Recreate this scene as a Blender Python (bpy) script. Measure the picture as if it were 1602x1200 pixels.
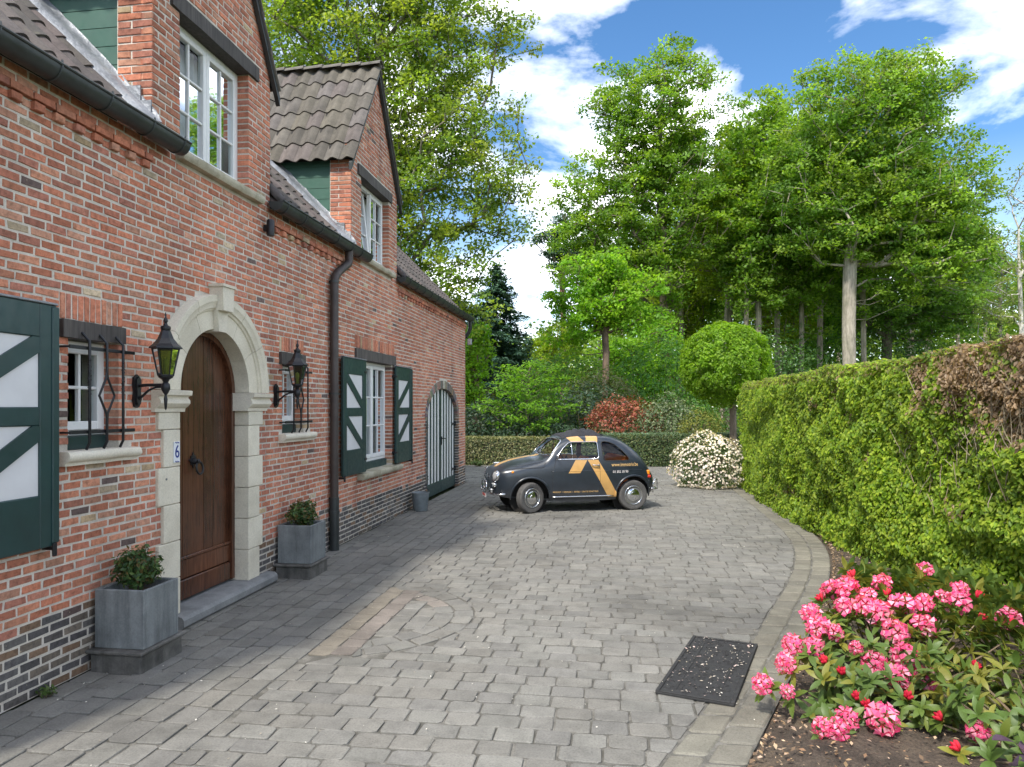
import bpy, bmesh, math, random
import numpy as np
from mathutils import Vector, Matrix, noise as mnoise
for o in list(bpy.data.objects): bpy.data.objects.remove(o)
scn = bpy.context.scene
COL = scn.collection
R = math.radians
# ---------------------------------------------------------------- camera
YAW = 0.144993
cam_d = bpy.data.cameras.new('camera'); cam = bpy.data.objects.new('camera', cam_d); COL.objects.link(cam)
cam.location = (3.57, 0.0, 1.80); cam.rotation_euler = (R(90), 0, YAW)
cam_d.sensor_width = 36; cam_d.lens = 25.39; cam_d.shift_y = 0.0225; cam_d.clip_start = 0.05; cam_d.clip_end = 2000
scn.camera = cam
CAM = np.array([3.57, 0.0, 1.8])
def project(p):
    """image position (photo pixels) and depth of world points, used only to rank pieces by their size"""
    p = np.atleast_2d(np.asarray(p, float)) - CAM
    c, s = math.cos(YAW), math.sin(YAW)
    X = p[:, 0]*c + p[:, 1]*s; Z = -p[:, 0]*s + p[:, 1]*c
    Zs = np.where(np.abs(Z) < 1e-3, 1e-3, Z)
    return 801 + 1130*X/Zs, 636 - 1130*p[:, 2]/Zs, Z
# ---------------------------------------------------------------- sky and sun
SUN_EL = R(52); SUN_H = Vector((-0.366, -0.93)).normalized()
SUN = Vector((SUN_H.x*math.cos(SUN_EL), SUN_H.y*math.cos(SUN_EL), math.sin(SUN_EL)))
world = bpy.data.worlds.new('World'); scn.world = world; world.use_nodes = True
def build_world():
    nt = world.node_tree; N = nt.nodes; L = nt.links; N.clear()
    out = N.new('ShaderNodeOutputWorld'); bg = N.new('ShaderNodeBackground'); bg.inputs[1].default_value = 0.15
    sky = N.new('ShaderNodeTexSky'); sky.sky_type = 'NISHITA'; sky.sun_disc = False
    sky.sun_elevation = SUN_EL; sky.sun_rotation = math.atan2(SUN_H.x, SUN_H.y)
    sky.air_density = 1.0; sky.dust_density = 0.6; sky.ozone_density = 2.5
    tc = N.new('ShaderNodeTexCoord'); sep = N.new('ShaderNodeSeparateXYZ'); L.new(tc.outputs['Generated'], sep.inputs[0])
    zc = N.new('ShaderNodeMath'); zc.operation = 'MAXIMUM'; L.new(sep.outputs[2], zc.inputs[0]); zc.inputs[1].default_value = 0.0
    za = N.new('ShaderNodeMath'); za.operation = 'ADD'; L.new(zc.outputs[0], za.inputs[0]); za.inputs[1].default_value = 0.28
    comb = N.new('ShaderNodeCombineXYZ')
    for k in (0, 1):
        d = N.new('ShaderNodeMath'); d.operation = 'DIVIDE'; L.new(sep.outputs[k], d.inputs[0]); L.new(za.outputs[0], d.inputs[1]); L.new(d.outputs[0], comb.inputs[k])
    mp = N.new('ShaderNodeMapping'); L.new(comb.outputs[0], mp.inputs[0]); mp.inputs[1].default_value = CLOUD_SHIFT
    no = N.new('ShaderNodeTexNoise'); no.inputs['Scale'].default_value = 2.3; no.inputs['Detail'].default_value = 9; no.inputs['Roughness'].default_value = 0.56
    no.inputs['Distortion'].default_value = 0.25
    L.new(mp.outputs[0], no.inputs[0])
    rp = N.new('ShaderNodeValToRGB'); rp.color_ramp.elements[0].position = 0.45; rp.color_ramp.elements[1].position = 0.74
    rp.color_ramp.elements[0].color = (0, 0, 0, 1); rp.color_ramp.elements[1].color = (1, 1, 1, 1)
    L.new(no.outputs[0], rp.inputs[0])
    hz = N.new('ShaderNodeMapRange'); L.new(sep.outputs[2], hz.inputs[0]); hz.inputs[1].default_value = 0.0; hz.inputs[2].default_value = 0.3
    hz.inputs[3].default_value = 0.16; hz.inputs[4].default_value = 0.0
    mx0 = N.new('ShaderNodeMath'); mx0.operation = 'MAXIMUM'; L.new(rp.outputs[0], mx0.inputs[0]); L.new(hz.outputs[0], mx0.inputs[1])
    hs = N.new('ShaderNodeHueSaturation'); hs.inputs['Saturation'].default_value = 1.22; hs.inputs['Value'].default_value = 0.33; L.new(sky.outputs[0], hs.inputs['Color'])
    mix = N.new('ShaderNodeMix'); mix.data_type = 'RGBA'
    L.new(mx0.outputs[0], mix.inputs[0]); L.new(hs.outputs[0], mix.inputs[6]); n2 = N.new('ShaderNodeTexNoise'); n2.inputs['Scale'].default_value = 4.5; n2.inputs['Detail'].default_value = 6; L.new(mp.outputs[0], n2.inputs[0])
    r2 = N.new('ShaderNodeValToRGB'); r2.color_ramp.elements[0].position = .35; r2.color_ramp.elements[1].position = .65
    r2.color_ramp.elements[0].color = (6.4, 6.35, 6.3, 1); r2.color_ramp.elements[1].color = (9.4, 9.1, 8.8, 1); L.new(n2.outputs[0], r2.inputs[0]); L.new(r2.outputs[0], mix.inputs[7])
    L.new(mix.outputs[2], bg.inputs[0]); L.new(bg.outputs[0], out.inputs[0])
CLOUD_SHIFT = (8.05, 7.8, 0.0)
build_world()
sl = bpy.data.lights.new('sun', 'SUN'); sl.energy = 1.3; sl.angle = R(5); sl.color = (1.0, 0.94, 0.85)
so = bpy.data.objects.new('sun', sl); COL.objects.link(so); so.location = (-8, -20, 30)
so.rotation_euler = (-SUN).to_track_quat('-Z', 'Y').to_euler()
scn.view_settings.view_transform = 'Standard'; scn.view_settings.look = 'None'; scn.view_settings.gamma = 1
scn.view_settings.use_curve_mapping = False; scn.view_settings.exposure = 2.12
scn.render.engine = 'CYCLES'
scn.render.resolution_x = 1024; scn.render.resolution_y = 767
cy = scn.cycles
cy.max_bounces = 8; cy.diffuse_bounces = 4; cy.glossy_bounces = 3; cy.transmission_bounces = 6; cy.transparent_max_bounces = 12
cy.caustics_reflective = False; cy.caustics_refractive = False

# ---------------------------------------------------------------- mesh helpers
class MB:
    """collects faces of one mesh; each face carries a tint colour and a material slot"""
    def __init__(s): s.v = []; s.f = []; s.t = []; s.m = []
    def add(s, vs, fs, tint=(1, 1, 1), mi=0):
        o = len(s.v); s.v.extend([tuple(p) for p in vs])
        for f in fs: s.f.append(tuple(i+o for i in f)); s.t.append(tint); s.m.append(mi)
        return s
    def box(s, x0, x1, y0, y1, z0, z1, tint=(1, 1, 1), mi=0):
        vs = [(x0,y0,z0),(x1,y0,z0),(x1,y1,z0),(x0,y1,z0),(x0,y0,z1),(x1,y0,z1),(x1,y1,z1),(x0,y1,z1)]
        return s.add(vs, [(3,2,1,0),(4,5,6,7),(0,1,5,4),(1,2,6,5),(2,3,7,6),(3,0,4,7)], tint, mi)
    def bbox(s, x0, x1, y0, y1, z0, z1, b=0.006, tint=(1, 1, 1), mi=0):
        """box with chamfered edges"""
        b = min(b, (x1-x0)*.45, (y1-y0)*.45, (z1-z0)*.45)
        xs, ys, zs = (x0, x0+b, x1-b, x1), (y0, y0+b, y1-b, y1), (z0, z0+b, z1-b, z1)
        vs = []; idx = {}
        for sx in (0, 1):
            for sy in (0, 1):
                for sz in (0, 1):
                    for ax in range(3):
                        p = [xs[2 if sx else 1], ys[2 if sy else 1], zs[2 if sz else 1]]
                        p[ax] = (xs, ys, zs)[ax][3 if (sx, sy, sz)[ax] else 0]
                        idx[(sx, sy, sz, ax)] = len(vs); vs.append(tuple(p))
        fs = []
        for ax in range(3):
            a1, a2 = (ax+1) % 3, (ax+2) % 3
            for sd in (0, 1):
                q = []
                for (p, r) in ((0, 0), (1, 0), (1, 1), (0, 1)):
                    k = [0, 0, 0]; k[ax] = sd; k[a1] = p; k[a2] = r; q.append(idx[(k[0], k[1], k[2], ax)])
                fs.append(q if sd else q[::-1])
        for ax in range(3):   # edges along ax
            a1, a2 = (ax+1) % 3, (ax+2) % 3
            for p in (0, 1):
                for r in (0, 1):
                    k0 = [0, 0, 0]; k1 = [0, 0, 0]; k0[a1] = k1[a1] = p; k0[a2] = k1[a2] = r; k1[ax] = 1
                    q = [idx[(*k0, a1)], idx[(*k1, a1)], idx[(*k1, a2)], idx[(*k0, a2)]]
                    fs.append(q if (p == r) == True else q[::-1])
        for sx in (0, 1):
            for sy in (0, 1):
                for sz in (0, 1):
                    q = [idx[(sx, sy, sz, a)] for a in range(3)]
                    fs.append(q if (sx+sy+sz) % 2 == 1 else q[::-1])
        return s.add(vs, fs, tint, mi)
    def tube(s, pts, rad, n=8, cap=True, tint=(1, 1, 1), mi=0, closed=False):
        pts = [Vector(p) for p in pts]; K = len(pts)
        if not hasattr(rad, '__len__'): rad = [rad]*K
        vs = []; up = None
        for i, p in enumerate(pts):
            if closed: d = pts[(i+1) % K]-pts[i-1]
            else: d = pts[min(i+1, K-1)]-pts[max(i-1, 0)]
            d = d.normalized() if d.length > 1e-9 else Vector((0, 0, 1))
            if up is None:
                up = Vector((0, 0, 1)) if abs(d.z) < .9 else Vector((1, 0, 0))
            a = d.cross(up)
            a = a.normalized() if a.length > 1e-6 else d.orthogonal().normalized()
            up = a.cross(d).normalized()
            for k in range(n):
                t = 2*math.pi*k/n
                vs.append(p + (a*math.cos(t)+up*math.sin(t))*rad[i])
        fs = []
        for i in range(K if closed else K-1):
            j = (i+1) % K
            for k in range(n):
                k2 = (k+1) % n
                fs.append((i*n+k, i*n+k2, j*n+k2, j*n+k))
        if cap and not closed:
            fs.append(tuple(range(n))[::-1]); fs.append(tuple((K-1)*n+k for k in range(n)))
        return s.add(vs, fs, tint, mi)
    def lathe(s, prof, c=(0, 0, 0), n=20, tint=(1, 1, 1), mi=0, M=None, cap=True):
        """profile of (radius, height) turned about z, then moved by matrix M"""
        vs = []
        for r, z in prof:
            for k in range(n):
                a = 2*math.pi*k/n; vs.append(Vector((r*math.cos(a), r*math.sin(a), z)))
        if M is not None: vs = [M @ v for v in vs]
        vs = [v+Vector(c) for v in vs]; fs = []
        for i in range(len(prof)-1):
            for k in range(n):
                k2 = (k+1) % n; fs.append((i*n+k, i*n+k2, (i+1)*n+k2, (i+1)*n+k))
        if cap:
            if prof[0][0] > 1e-4: fs.append(tuple(range(n))[::-1])
            if prof[-1][0] > 1e-4: fs.append(tuple((len(prof)-1)*n+k for k in range(n)))
        return s.add(vs, fs, tint, mi)
    def prism(s, poly, fn, a, b, tint=(1, 1, 1), mi=0):
        """poly of (p,q) extruded from a to b; fn(p,q,w) gives a world point"""
        n = len(poly); vs = [fn(p, q, a) for p, q in poly]+[fn(p, q, b) for p, q in poly]
        fs = [tuple(range(n))[::-1], tuple(range(n, 2*n))]
        for i in range(n):
            j = (i+1) % n; fs.append((i, j, n+j, n+i))
        return s.add(vs, fs, tint, mi)
    def mesh(s, name, mats, smooth=False):
        me = bpy.data.meshes.new(name); me.from_pydata(s.v, [], s.f)
        if not isinstance(mats, (list, tuple)): mats = [mats]
        for m in mats: me.materials.append(m)
        if len(mats) > 1: me.polygons.foreach_set('material_index', s.m)
        at = me.attributes.new('tint', 'FLOAT_COLOR', 'FACE')
        at.data.foreach_set('color', np.array([(t[0], t[1], t[2], 1) for t in s.t], 'f').ravel())
        if smooth: me.polygons.foreach_set('use_smooth', [True]*len(s.f))
        me.update(); return me
    def fix(s, me):
        bm = bmesh.new(); bm.from_mesh(me); bmesh.ops.recalc_face_normals(bm, faces=bm.faces); bm.to_mesh(me); bm.free()
    def build(s, name, mats, parent=None, smooth=False, fix=True, angle=None):
        me = s.mesh(name, mats, smooth)
        if fix: s.fix(me)
        if angle: shade_angle(me, angle)
        return link(name, me, parent)
def shade_angle(me, deg):
    bm = bmesh.new(); bm.from_mesh(me)
    for f in bm.faces: f.smooth = True
    for e in bm.edges: e.smooth = not (len(e.link_faces) == 2 and e.calc_face_angle(0) > R(deg))
    bm.to_mesh(me); bm.free()
def link(name, data, parent=None):
    o = bpy.data.objects.new(name, data); COL.objects.link(o)
    if parent is not None: o.parent = parent
    return o
def tag(o, label=None, cat=None, group=None, kind=None):
    if label: o['label'] = label
    if cat: o['category'] = cat
    if group: o['group'] = group
    if kind: o['kind'] = kind
    return o
def empty(name, loc=(0, 0, 0), rz=0, parent=None):
    o = link(name, None, parent); o.location = loc; o.rotation_euler = (0, 0, rz); o.empty_display_size = .2
    return o
def np_mesh(name, V, F, tint, mat, smooth=False):
    """fast mesh from arrays: V (n,3), F (m,k), tint (m,3)"""
    V = np.asarray(V, np.float32); F = np.asarray(F, np.int32); m, k = F.shape
    me = bpy.data.meshes.new(name)
    me.vertices.add(len(V)); me.vertices.foreach_set('co', V.ravel())
    me.loops.add(m*k); me.loops.foreach_set('vertex_index', F.ravel())
    me.polygons.add(m); me.polygons.foreach_set('loop_start', np.arange(0, m*k, k, dtype=np.int32))
    me.materials.append(mat)
    at = me.attributes.new('tint', 'FLOAT_COLOR', 'FACE')
    t4 = np.ones((m, 4), np.float32); t4[:, :3] = tint; at.data.foreach_set('color', t4.ravel())
    if smooth: me.polygons.foreach_set('use_smooth', np.ones(m, bool))
    me.update(calc_edges=True); me.validate()
    return me
def world_fn(x): return x
# ---------------------------------------------------------------- materials
def new_mat(name):
    m = bpy.data.materials.new(name); m.use_nodes = True
    nt = m.node_tree; b = nt.nodes['Principled BSDF']; return m, nt.nodes, nt.links, b
def nnoise(N, L, scale, detail=4, rough=.55, vec=None, dist=0):
    n = N.new('ShaderNodeTexNoise'); n.inputs['Scale'].default_value = scale; n.inputs['Detail'].default_value = detail
    n.inputs['Roughness'].default_value = rough; n.inputs['Distortion'].default_value = dist
    if vec is not None: L.new(vec, n.inputs['Vector'])
    return n
def nramp(N, L, src, stops):
    r = N.new('ShaderNodeValToRGB'); e = r.color_ramp.elements
    while len(e) < len(stops): e.new(.5)
    for q, (p, c) in zip(e, stops):
        q.position = p; q.color = (c, c, c, 1) if not hasattr(c, '__len__') else (*c, 1)
    L.new(src, r.inputs[0]); return r
def nmix(N, L, fac, a, b, mode='MIX'):
    m = N.new('ShaderNodeMix'); m.data_type = 'RGBA'; m.blend_type = mode
    for s, i in ((fac, 0), (a, 6), (b, 7)):
        if hasattr(s, 'is_linked') or hasattr(s, 'links'): L.new(s, m.inputs[i])
        elif i == 0: m.inputs[0].default_value = s
        else: m.inputs[i].default_value = (*s, 1)
    return m.outputs[2]
def geo_pos(N): return N.new('ShaderNodeNewGeometry').outputs['Position']
def nbump(N, L, b, h, strength=.3, dist=.01):
    k = N.new('ShaderNodeBump'); k.inputs['Strength'].default_value = strength; k.inputs['Distance'].default_value = dist
    L.new(h, k.inputs['Height']); L.new(k.outputs[0], b.inputs['Normal'])
def simple(name, col, rough=.5, metal=0, scale=12, var=.25, bump=.1, spec=.5, tinted=False, coat=0):
    """a painted / plain surface: colour with soft noise variation and fine relief"""
    m, N, L, b = new_mat(name)
    tc = N.new('ShaderNodeTexCoord').outputs['Object']
    n = nnoise(N, L, scale, 5, .6, tc); n2 = nnoise(N, L, scale*6, 3, .6, tc)
    r = nramp(N, L, n.outputs[0], [(.3, 1-var), (.7, 1+var*.6)])
    base = col
    if tinted:
        a = N.new('ShaderNodeAttribute'); a.attribute_name = 'tint'; base = nmix(N, L, 1.0, a.outputs['Color'], col, 'MULTIPLY')
    c = nmix(N, L, 1.0, base, r.outputs[0], 'MULTIPLY')
    L.new(c, b.inputs['Base Color'])
    rr = nramp(N, L, n2.outputs[0], [(.3, max(rough-.08, .02)), (.7, min(rough+.1, 1))]); L.new(rr.outputs[0], b.inputs['Roughness'])
    b.inputs['Metallic'].default_value = metal; b.inputs['Specular IOR Level'].default_value = spec
    b.inputs['Coat Weight'].default_value = coat
    if bump: nbump(N, L, b, n2.outputs[0], bump, .004)
    return m
M = {}
def mat_brick():
    m, N, L, b = new_mat('brick'); P = geo_pos(N)
    a = N.new('ShaderNodeAttribute'); a.attribute_name = 'tint'
    n1 = nnoise(N, L, 26, 6, .65, P); n2 = nnoise(N, L, 120, 3, .6, P); n3 = nnoise(N, L, 9, 5, .6, P)
    c = nmix(N, L, 1.0, a.outputs['Color'], nramp(N, L, n1.outputs[0], [(.28, .55), (.5, 1.0), (.75, 1.35)]).outputs[0], 'MULTIPLY')
    spots = nramp(N, L, nnoise(N, L, 34, 4, .55, P).outputs[0], [(.66, 0), (.72, 1)])
    area = nramp(N, L, n3.outputs[0], [(.49, 0), (.62, .9)])
    f = nmix(N, L, 1.0, spots.outputs[0], area.outputs[0], 'MULTIPLY')
    c = nmix(N, L, f, c, (.50, .42, .30))
    dark = nramp(N, L, n2.outputs[0], [(.3, .75), (.5, 1.0)]); c = nmix(N, L, .6, c, dark.outputs[0], 'MULTIPLY')
    big = nramp(N, L, nnoise(N, L, .7, 4, .6, P).outputs[0], [(.32, .78), (.68, 1.15)]); c = nmix(N, L, 1.0, c, big.outputs[0], 'MULTIPLY')
    mp = N.new('ShaderNodeMapping'); L.new(P, mp.inputs[0]); mp.inputs[3].default_value = (1, 3.2, .45)
    c = nmix(N, L, .8, c, nramp(N, L, nnoise(N, L, 1.0, 6, .62, mp.outputs[0]).outputs[0], [(.30, .74), (.48, 1.0), (.7, 1.10)]).outputs[0], 'MULTIPLY')
    L.new(c, b.inputs['Base Color']); b.inputs['Roughness'].default_value = .88; b.inputs['Specular IOR Level'].default_value = .25
    h = nmix(N, L, .5, n1.outputs[0], n2.outputs[0]); nbump(N, L, b, h, .55, .008)
    return m
def mat_mortar():
    m, N, L, b = new_mat('mortar'); P = geo_pos(N)
    n1 = nnoise(N, L, 5, 6, .6, P); n2 = nnoise(N, L, 160, 3, .7, P)
    c = nramp(N, L, n1.outputs[0], [(.3, (.47, .43, .375)), (.55, (.60, .555, .485)), (.75, (.66, .615, .54))])
    c2 = nmix(N, L, .7, c.outputs[0], nramp(N, L, n2.outputs[0], [(.3, .7), (.6, 1.1)]).outputs[0], 'MULTIPLY')
    mp = N.new('ShaderNodeMapping'); L.new(P, mp.inputs[0]); mp.inputs[3].default_value = (1, 3.2, .45)
    c2 = nmix(N, L, .8, c2, nramp(N, L, nnoise(N, L, 1.0, 6, .62, mp.outputs[0]).outputs[0], [(.30, .72), (.48, 1.0), (.7, 1.06)]).outputs[0], 'MULTIPLY')
    L.new(c2, b.inputs['Base Color']); b.inputs['Roughness'].default_value = .95; b.inputs['Specular IOR Level'].default_value = .1
    nbump(N, L, b, n2.outputs[0], .6, .004); return m
def mat_paver():
    m, N, L, b = new_mat('paver'); P = geo_pos(N)
    a = N.new('ShaderNodeAttribute'); a.attribute_name = 'tint'
    n1 = nnoise(N, L, 7, 7, .65, P); n2 = nnoise(N, L, 90, 4, .65, P); n3 = nnoise(N, L, .55, 5, .6, P, .4); n4 = nnoise(N, L, 28, 5, .7, P)
    c = nmix(N, L, 1.0, a.outputs['Color'], nramp(N, L, n1.outputs[0], [(.25, .72), (.5, 1.0), (.75, 1.18)]).outputs[0], 'MULTIPLY')
    c = nmix(N, L, .8, c, nramp(N, L, n2.outputs[0], [(.28, .62), (.5, 1.0), (.72, 1.22)]).outputs[0], 'MULTIPLY')
    c = nmix(N, L, 1.0, c, nramp(N, L, n3.outputs[0], [(.3, .66), (.48, 1.0), (.72, 1.10)]).outputs[0], 'MULTIPLY')
    moss = nramp(N, L, n4.outputs[0], [(.62, 0), (.74, .45)]); c = nmix(N, L, moss.outputs[0], c, (.16, .155, .10))
    L.new(c, b.inputs['Base Color']); b.inputs['Roughness'].default_value = .82; b.inputs['Specular IOR Level'].default_value = .3
    nbump(N, L, b, nmix(N, L, .5, n4.outputs[0], n2.outputs[0]), .5, .008); return m
def mat_sand():
    m, N, L, b = new_mat('joint_sand'); P = geo_pos(N)
    n1 = nnoise(N, L, 6, 6, .6, P); n2 = nnoise(N, L, 120, 3, .7, P)
    c = nramp(N, L, n1.outputs[0], [(.3, (.06, .057, .047)), (.5, (.115, .11, .094)), (.66, (.21, .20, .175))])
    c2 = nmix(N, L, .8, c.outputs[0], nramp(N, L, n2.outputs[0], [(.3, .5), (.65, 1.2)]).outputs[0], 'MULTIPLY')
    L.new(c2, b.inputs['Base Color']); b.inputs['Roughness'].default_value = .95; nbump(N, L, b, n2.outputs[0], .8, .006); return m
def mat_soil():
    m, N, L, b = new_mat('soil'); P = geo_pos(N)
    n1 = nnoise(N, L, 4, 7, .65, P); n2 = nnoise(N, L, 55, 5, .7, P)
    c = nramp(N, L, n1.outputs[0], [(.3, (.035, .026, .018)), (.5, (.075, .056, .040)), (.7, (.13, .098, .066))])
    c2 = nmix(N, L, .9, c.outputs[0], nramp(N, L, n2.outputs[0], [(.3, .4), (.5, 1.0), (.72, 1.7)]).outputs[0], 'MULTIPLY')
    L.new(c2, b.inputs['Base Color']); b.inputs['Roughness'].default_value = .95; nbump(N, L, b, n2.outputs[0], 1.0, .02); return m
def mat_ground():
    m, N, L, b = new_mat('woodland_floor'); P = geo_pos(N)
    n1 = nnoise(N, L, .35, 7, .65, P); n2 = nnoise(N, L, 14, 5, .7, P)
    c = nramp(N, L, n1.outputs[0], [(.32, (.05, .075, .02)), (.5, (.06, .085, .024)), (.7, (.07, .055, .03))])
    c2 = nmix(N, L, .9, c.outputs[0], nramp(N, L, n2.outputs[0], [(.3, .5), (.65, 1.3)]).outputs[0], 'MULTIPLY')
    L.new(c2, b.inputs['Base Color']); b.inputs['Roughness'].default_value = .95; nbump(N, L, b, n2.outputs[0], 1.0, .05); return m
def mat_leaf(name, trans=.35, rough=.5, spec=.35, sat=1.0):
    m, N, L, b = new_mat(name); P = geo_pos(N)
    a = N.new('ShaderNodeAttribute'); a.attribute_name = 'tint'
    n1 = nnoise(N, L, 1.3, 3, .6, P)
    c = nmix(N, L, 1.0, a.outputs['Color'], nramp(N, L, n1.outputs[0], [(.3, .8), (.7, 1.2)]).outputs[0], 'MULTIPLY')
    L.new(c, b.inputs['Base Color']); b.inputs['Roughness'].default_value = rough; b.inputs['Specular IOR Level'].default_value = spec
    t = N.new('ShaderNodeBsdfTranslucent'); L.new(nmix(N, L, 1.0, c, (1.6, 1.62, .6), 'MULTIPLY'), t.inputs[0])
    mx = N.new('ShaderNodeMixShader'); mx.inputs[0].default_value = trans
    L.new(b.outputs[0], mx.inputs[1]); L.new(t.outputs[0], mx.inputs[2]); L.new(mx.outputs[0], N['Material Output'].inputs[0]); return m
def mat_bark():
    m, N, L, b = new_mat('bark')
    a = N.new('ShaderNodeAttribute'); a.attribute_name = 'tint'
    tc = N.new('ShaderNodeTexCoord').outputs['Object']; mp = N.new('ShaderNodeMapping'); L.new(tc, mp.inputs[0]); mp.inputs[3].default_value = (9, 9, 1.6)
    n1 = nnoise(N, L, 1.5, 7, .65, mp.outputs[0]); n2 = nnoise(N, L, 1.2, 4, .6, tc)
    c = nmix(N, L, 1.0, a.outputs['Color'], nramp(N, L, n1.outputs[0], [(.3, .55), (.5, 1.0), (.7, 1.4)]).outputs[0], 'MULTIPLY')
    c = nmix(N, L, nramp(N, L, n2.outputs[0], [(.45, 0), (.7, .55)]).outputs[0], c, (.09, .10, .045))
    L.new(c, b.inputs['Base Color']); b.inputs['Roughness'].default_value = .9; nbump(N, L, b, n1.outputs[0], .9, .03); return m
def mat_tile():
    m, N, L, b = new_mat('roof_tile'); P = geo_pos(N)
    a = N.new('ShaderNodeAttribute'); a.attribute_name = 'tint'; oi = N.new('ShaderNodeObjectInfo')
    n1 = nnoise(N, L, 6, 6, .65, P); n2 = nnoise(N, L, 70, 4, .7, P)
    c = nmix(N, L, 1.0, a.outputs['Color'], nramp(N, L, n1.outputs[0], [(.28, .65), (.5, 1.0), (.72, 1.3)]).outputs[0], 'MULTIPLY')
    c = nmix(N, L, .7, c, nramp(N, L, n2.outputs[0], [(.3, .65), (.65, 1.25)]).outputs[0], 'MULTIPLY')
    c = nmix(N, L, .5, c, nramp(N, L, oi.outputs['Random'], [(0, .75), (1, 1.25)]).outputs[0], 'MULTIPLY')
    c = nmix(N, L, nramp(N, L, nnoise(N, L, 11, 5, .7, P).outputs[0], [(.6, 0), (.75, .5)]).outputs[0], c, (.17, .165, .10))
    L.new(c, b.inputs['Base Color']); b.inputs['Roughness'].default_value = .85; nbump(N, L, b, n2.outputs[0], .4, .005); return m
def mat_stone(name, c0, c1, c2, scale=3, bump=.25, streak=False):
    m, N, L, b = new_mat(name); P = geo_pos(N)
    a = N.new('ShaderNodeAttribute'); a.attribute_name = 'tint'
    n1 = nnoise(N, L, scale, 8, .65, P); n2 = nnoise(N, L, 75, 4, .7, P)
    c = nmix(N, L, 1.0, nramp(N, L, n1.outputs[0], [(.28, c0), (.52, c1), (.75, c2)]).outputs[0], a.outputs['Color'], 'MULTIPLY')
    c = nmix(N, L, .5, c, nramp(N, L, n2.outputs[0], [(.3, .7), (.6, 1.1)]).outputs[0], 'MULTIPLY')
    L.new(c, b.inputs['Base Color']); b.inputs['Roughness'].default_value = .8; b.inputs['Specular IOR Level'].default_value = .3
    if streak:
        mp = N.new('ShaderNodeMapping'); L.new(P, mp.inputs[0]); mp.inputs[3].default_value = (7, 7, .8)
        c = nmix(N, L, .9, c, nramp(N, L, nnoise(N, L, 1.6, 6, .65, mp.outputs[0]).outputs[0], [(.32, .6), (.5, 1.0), (.7, 1.2)]).outputs[0], 'MULTIPLY'); L.new(c, b.inputs['Base Color'])
    nbump(N, L, b, n2.outputs[0], bump, .005); return m
def mat_wood(name, c0, c1, rough=.35):
    m, N, L, b = new_mat(name)
    tc = N.new('ShaderNodeTexCoord').outputs['Object']; mp = N.new('ShaderNodeMapping'); L.new(tc, mp.inputs[0]); mp.inputs[3].default_value = (14, 14, .9)
    oi = N.new('ShaderNodeObjectInfo')
    n1 = nnoise(N, L, 2.5, 7, .6, mp.outputs[0], .6); n2 = nnoise(N, L, 1.6, 4, .6, tc)
    c = nramp(N, L, n1.outputs[0], [(.3, c0), (.7, c1)]).outputs[0]
    c = nmix(N, L, 1.0, c, nramp(N, L, n2.outputs[0], [(.3, .6), (.7, 1.35)]).outputs[0], 'MULTIPLY')
    c = nmix(N, L, .8, c, nramp(N, L, oi.outputs['Random'], [(0, .75), (1, 1.3)]).outputs[0], 'MULTIPLY')
    L.new(c, b.inputs['Base Color']); b.inputs['Roughness'].default_value = rough; nbump(N, L, b, n1.outputs[0], .25, .004); return m
def mat_glass(name, col=(.9, .95, .95), refl=.14):
    m, N, L, b = new_mat(name); N.remove(b)
    t = N.new('ShaderNodeBsdfTransparent'); t.inputs[0].default_value = (*col, 1)
    g = N.new('ShaderNodeBsdfGlossy'); g.inputs['Roughness'].default_value = .02; g.inputs[0].default_value = (.9, .95, 1, 1)
    fr = N.new('ShaderNodeLayerWeight'); fr.inputs[0].default_value = refl
    n = nnoise(N, L, 3, 2, .5, geo_pos(N)); bp = N.new('ShaderNodeBump'); bp.inputs['Strength'].default_value = .03; bp.inputs['Distance'].default_value = .02
    L.new(n.outputs[0], bp.inputs['Height']); L.new(bp.outputs[0], g.inputs['Normal'])
    ad = N.new('ShaderNodeMath'); ad.operation = 'ADD'; ad.use_clamp = True; L.new(fr.outputs['Fresnel'], ad.inputs[0]); ad.inputs[1].default_value = .02
    mx = N.new('ShaderNodeMixShader'); L.new(ad.outputs[0], mx.inputs[0]); L.new(t.outputs[0], mx.inputs[1]); L.new(g.outputs[0], mx.inputs[2])
    L.new(mx.outputs[0], N['Material Output'].inputs[0]); return m
def mat_lead():
    m, N, L, b = new_mat('lead'); P = geo_pos(N)
    n1 = nnoise(N, L, 5, 6, .6, P); n2 = nnoise(N, L, 16, 4, .6, P)
    L.new(nramp(N, L, n1.outputs[0], [(.3, (.16, .17, .185)), (.55, (.25, .265, .285)), (.75, (.36, .37, .38))]).outputs[0], b.inputs['Base Color'])
    b.inputs['Metallic'].default_value = .45; L.new(nramp(N, L, n2.outputs[0], [(.3, .4), (.7, .65)]).outputs[0], b.inputs['Roughness'])
    nbump(N, L, b, n2.outputs[0], .5, .03); return m
M['brick'] = mat_brick(); M['mortar'] = mat_mortar(); M['paver'] = mat_paver(); M['sand'] = mat_sand(); M['soil'] = mat_soil(); M['ground'] = mat_ground()
M['leaf'] = mat_leaf('leaf', .5); M['glossleaf'] = mat_leaf('glossy_leaf', .25, .46, .35); M['petal'] = mat_leaf('petal', .3, .6, .2); M['needle'] = mat_leaf('needle', .12, .6, .2)
M['bark'] = mat_bark(); M['tile'] = mat_tile(); M['lead'] = mat_lead()
M['limestone'] = mat_stone('limestone', (.52, .475, .38), (.65, .605, .50), (.70, .66, .56), 2)
M['sillstone'] = mat_stone('weathered_sill', (.22, .20, .13), (.40, .37, .28), (.52, .48, .38), 5, .5)
M['bluestone'] = mat_stone('bluestone', (.13, .135, .135), (.21, .215, .215), (.28, .285, .28), 4)
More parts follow.
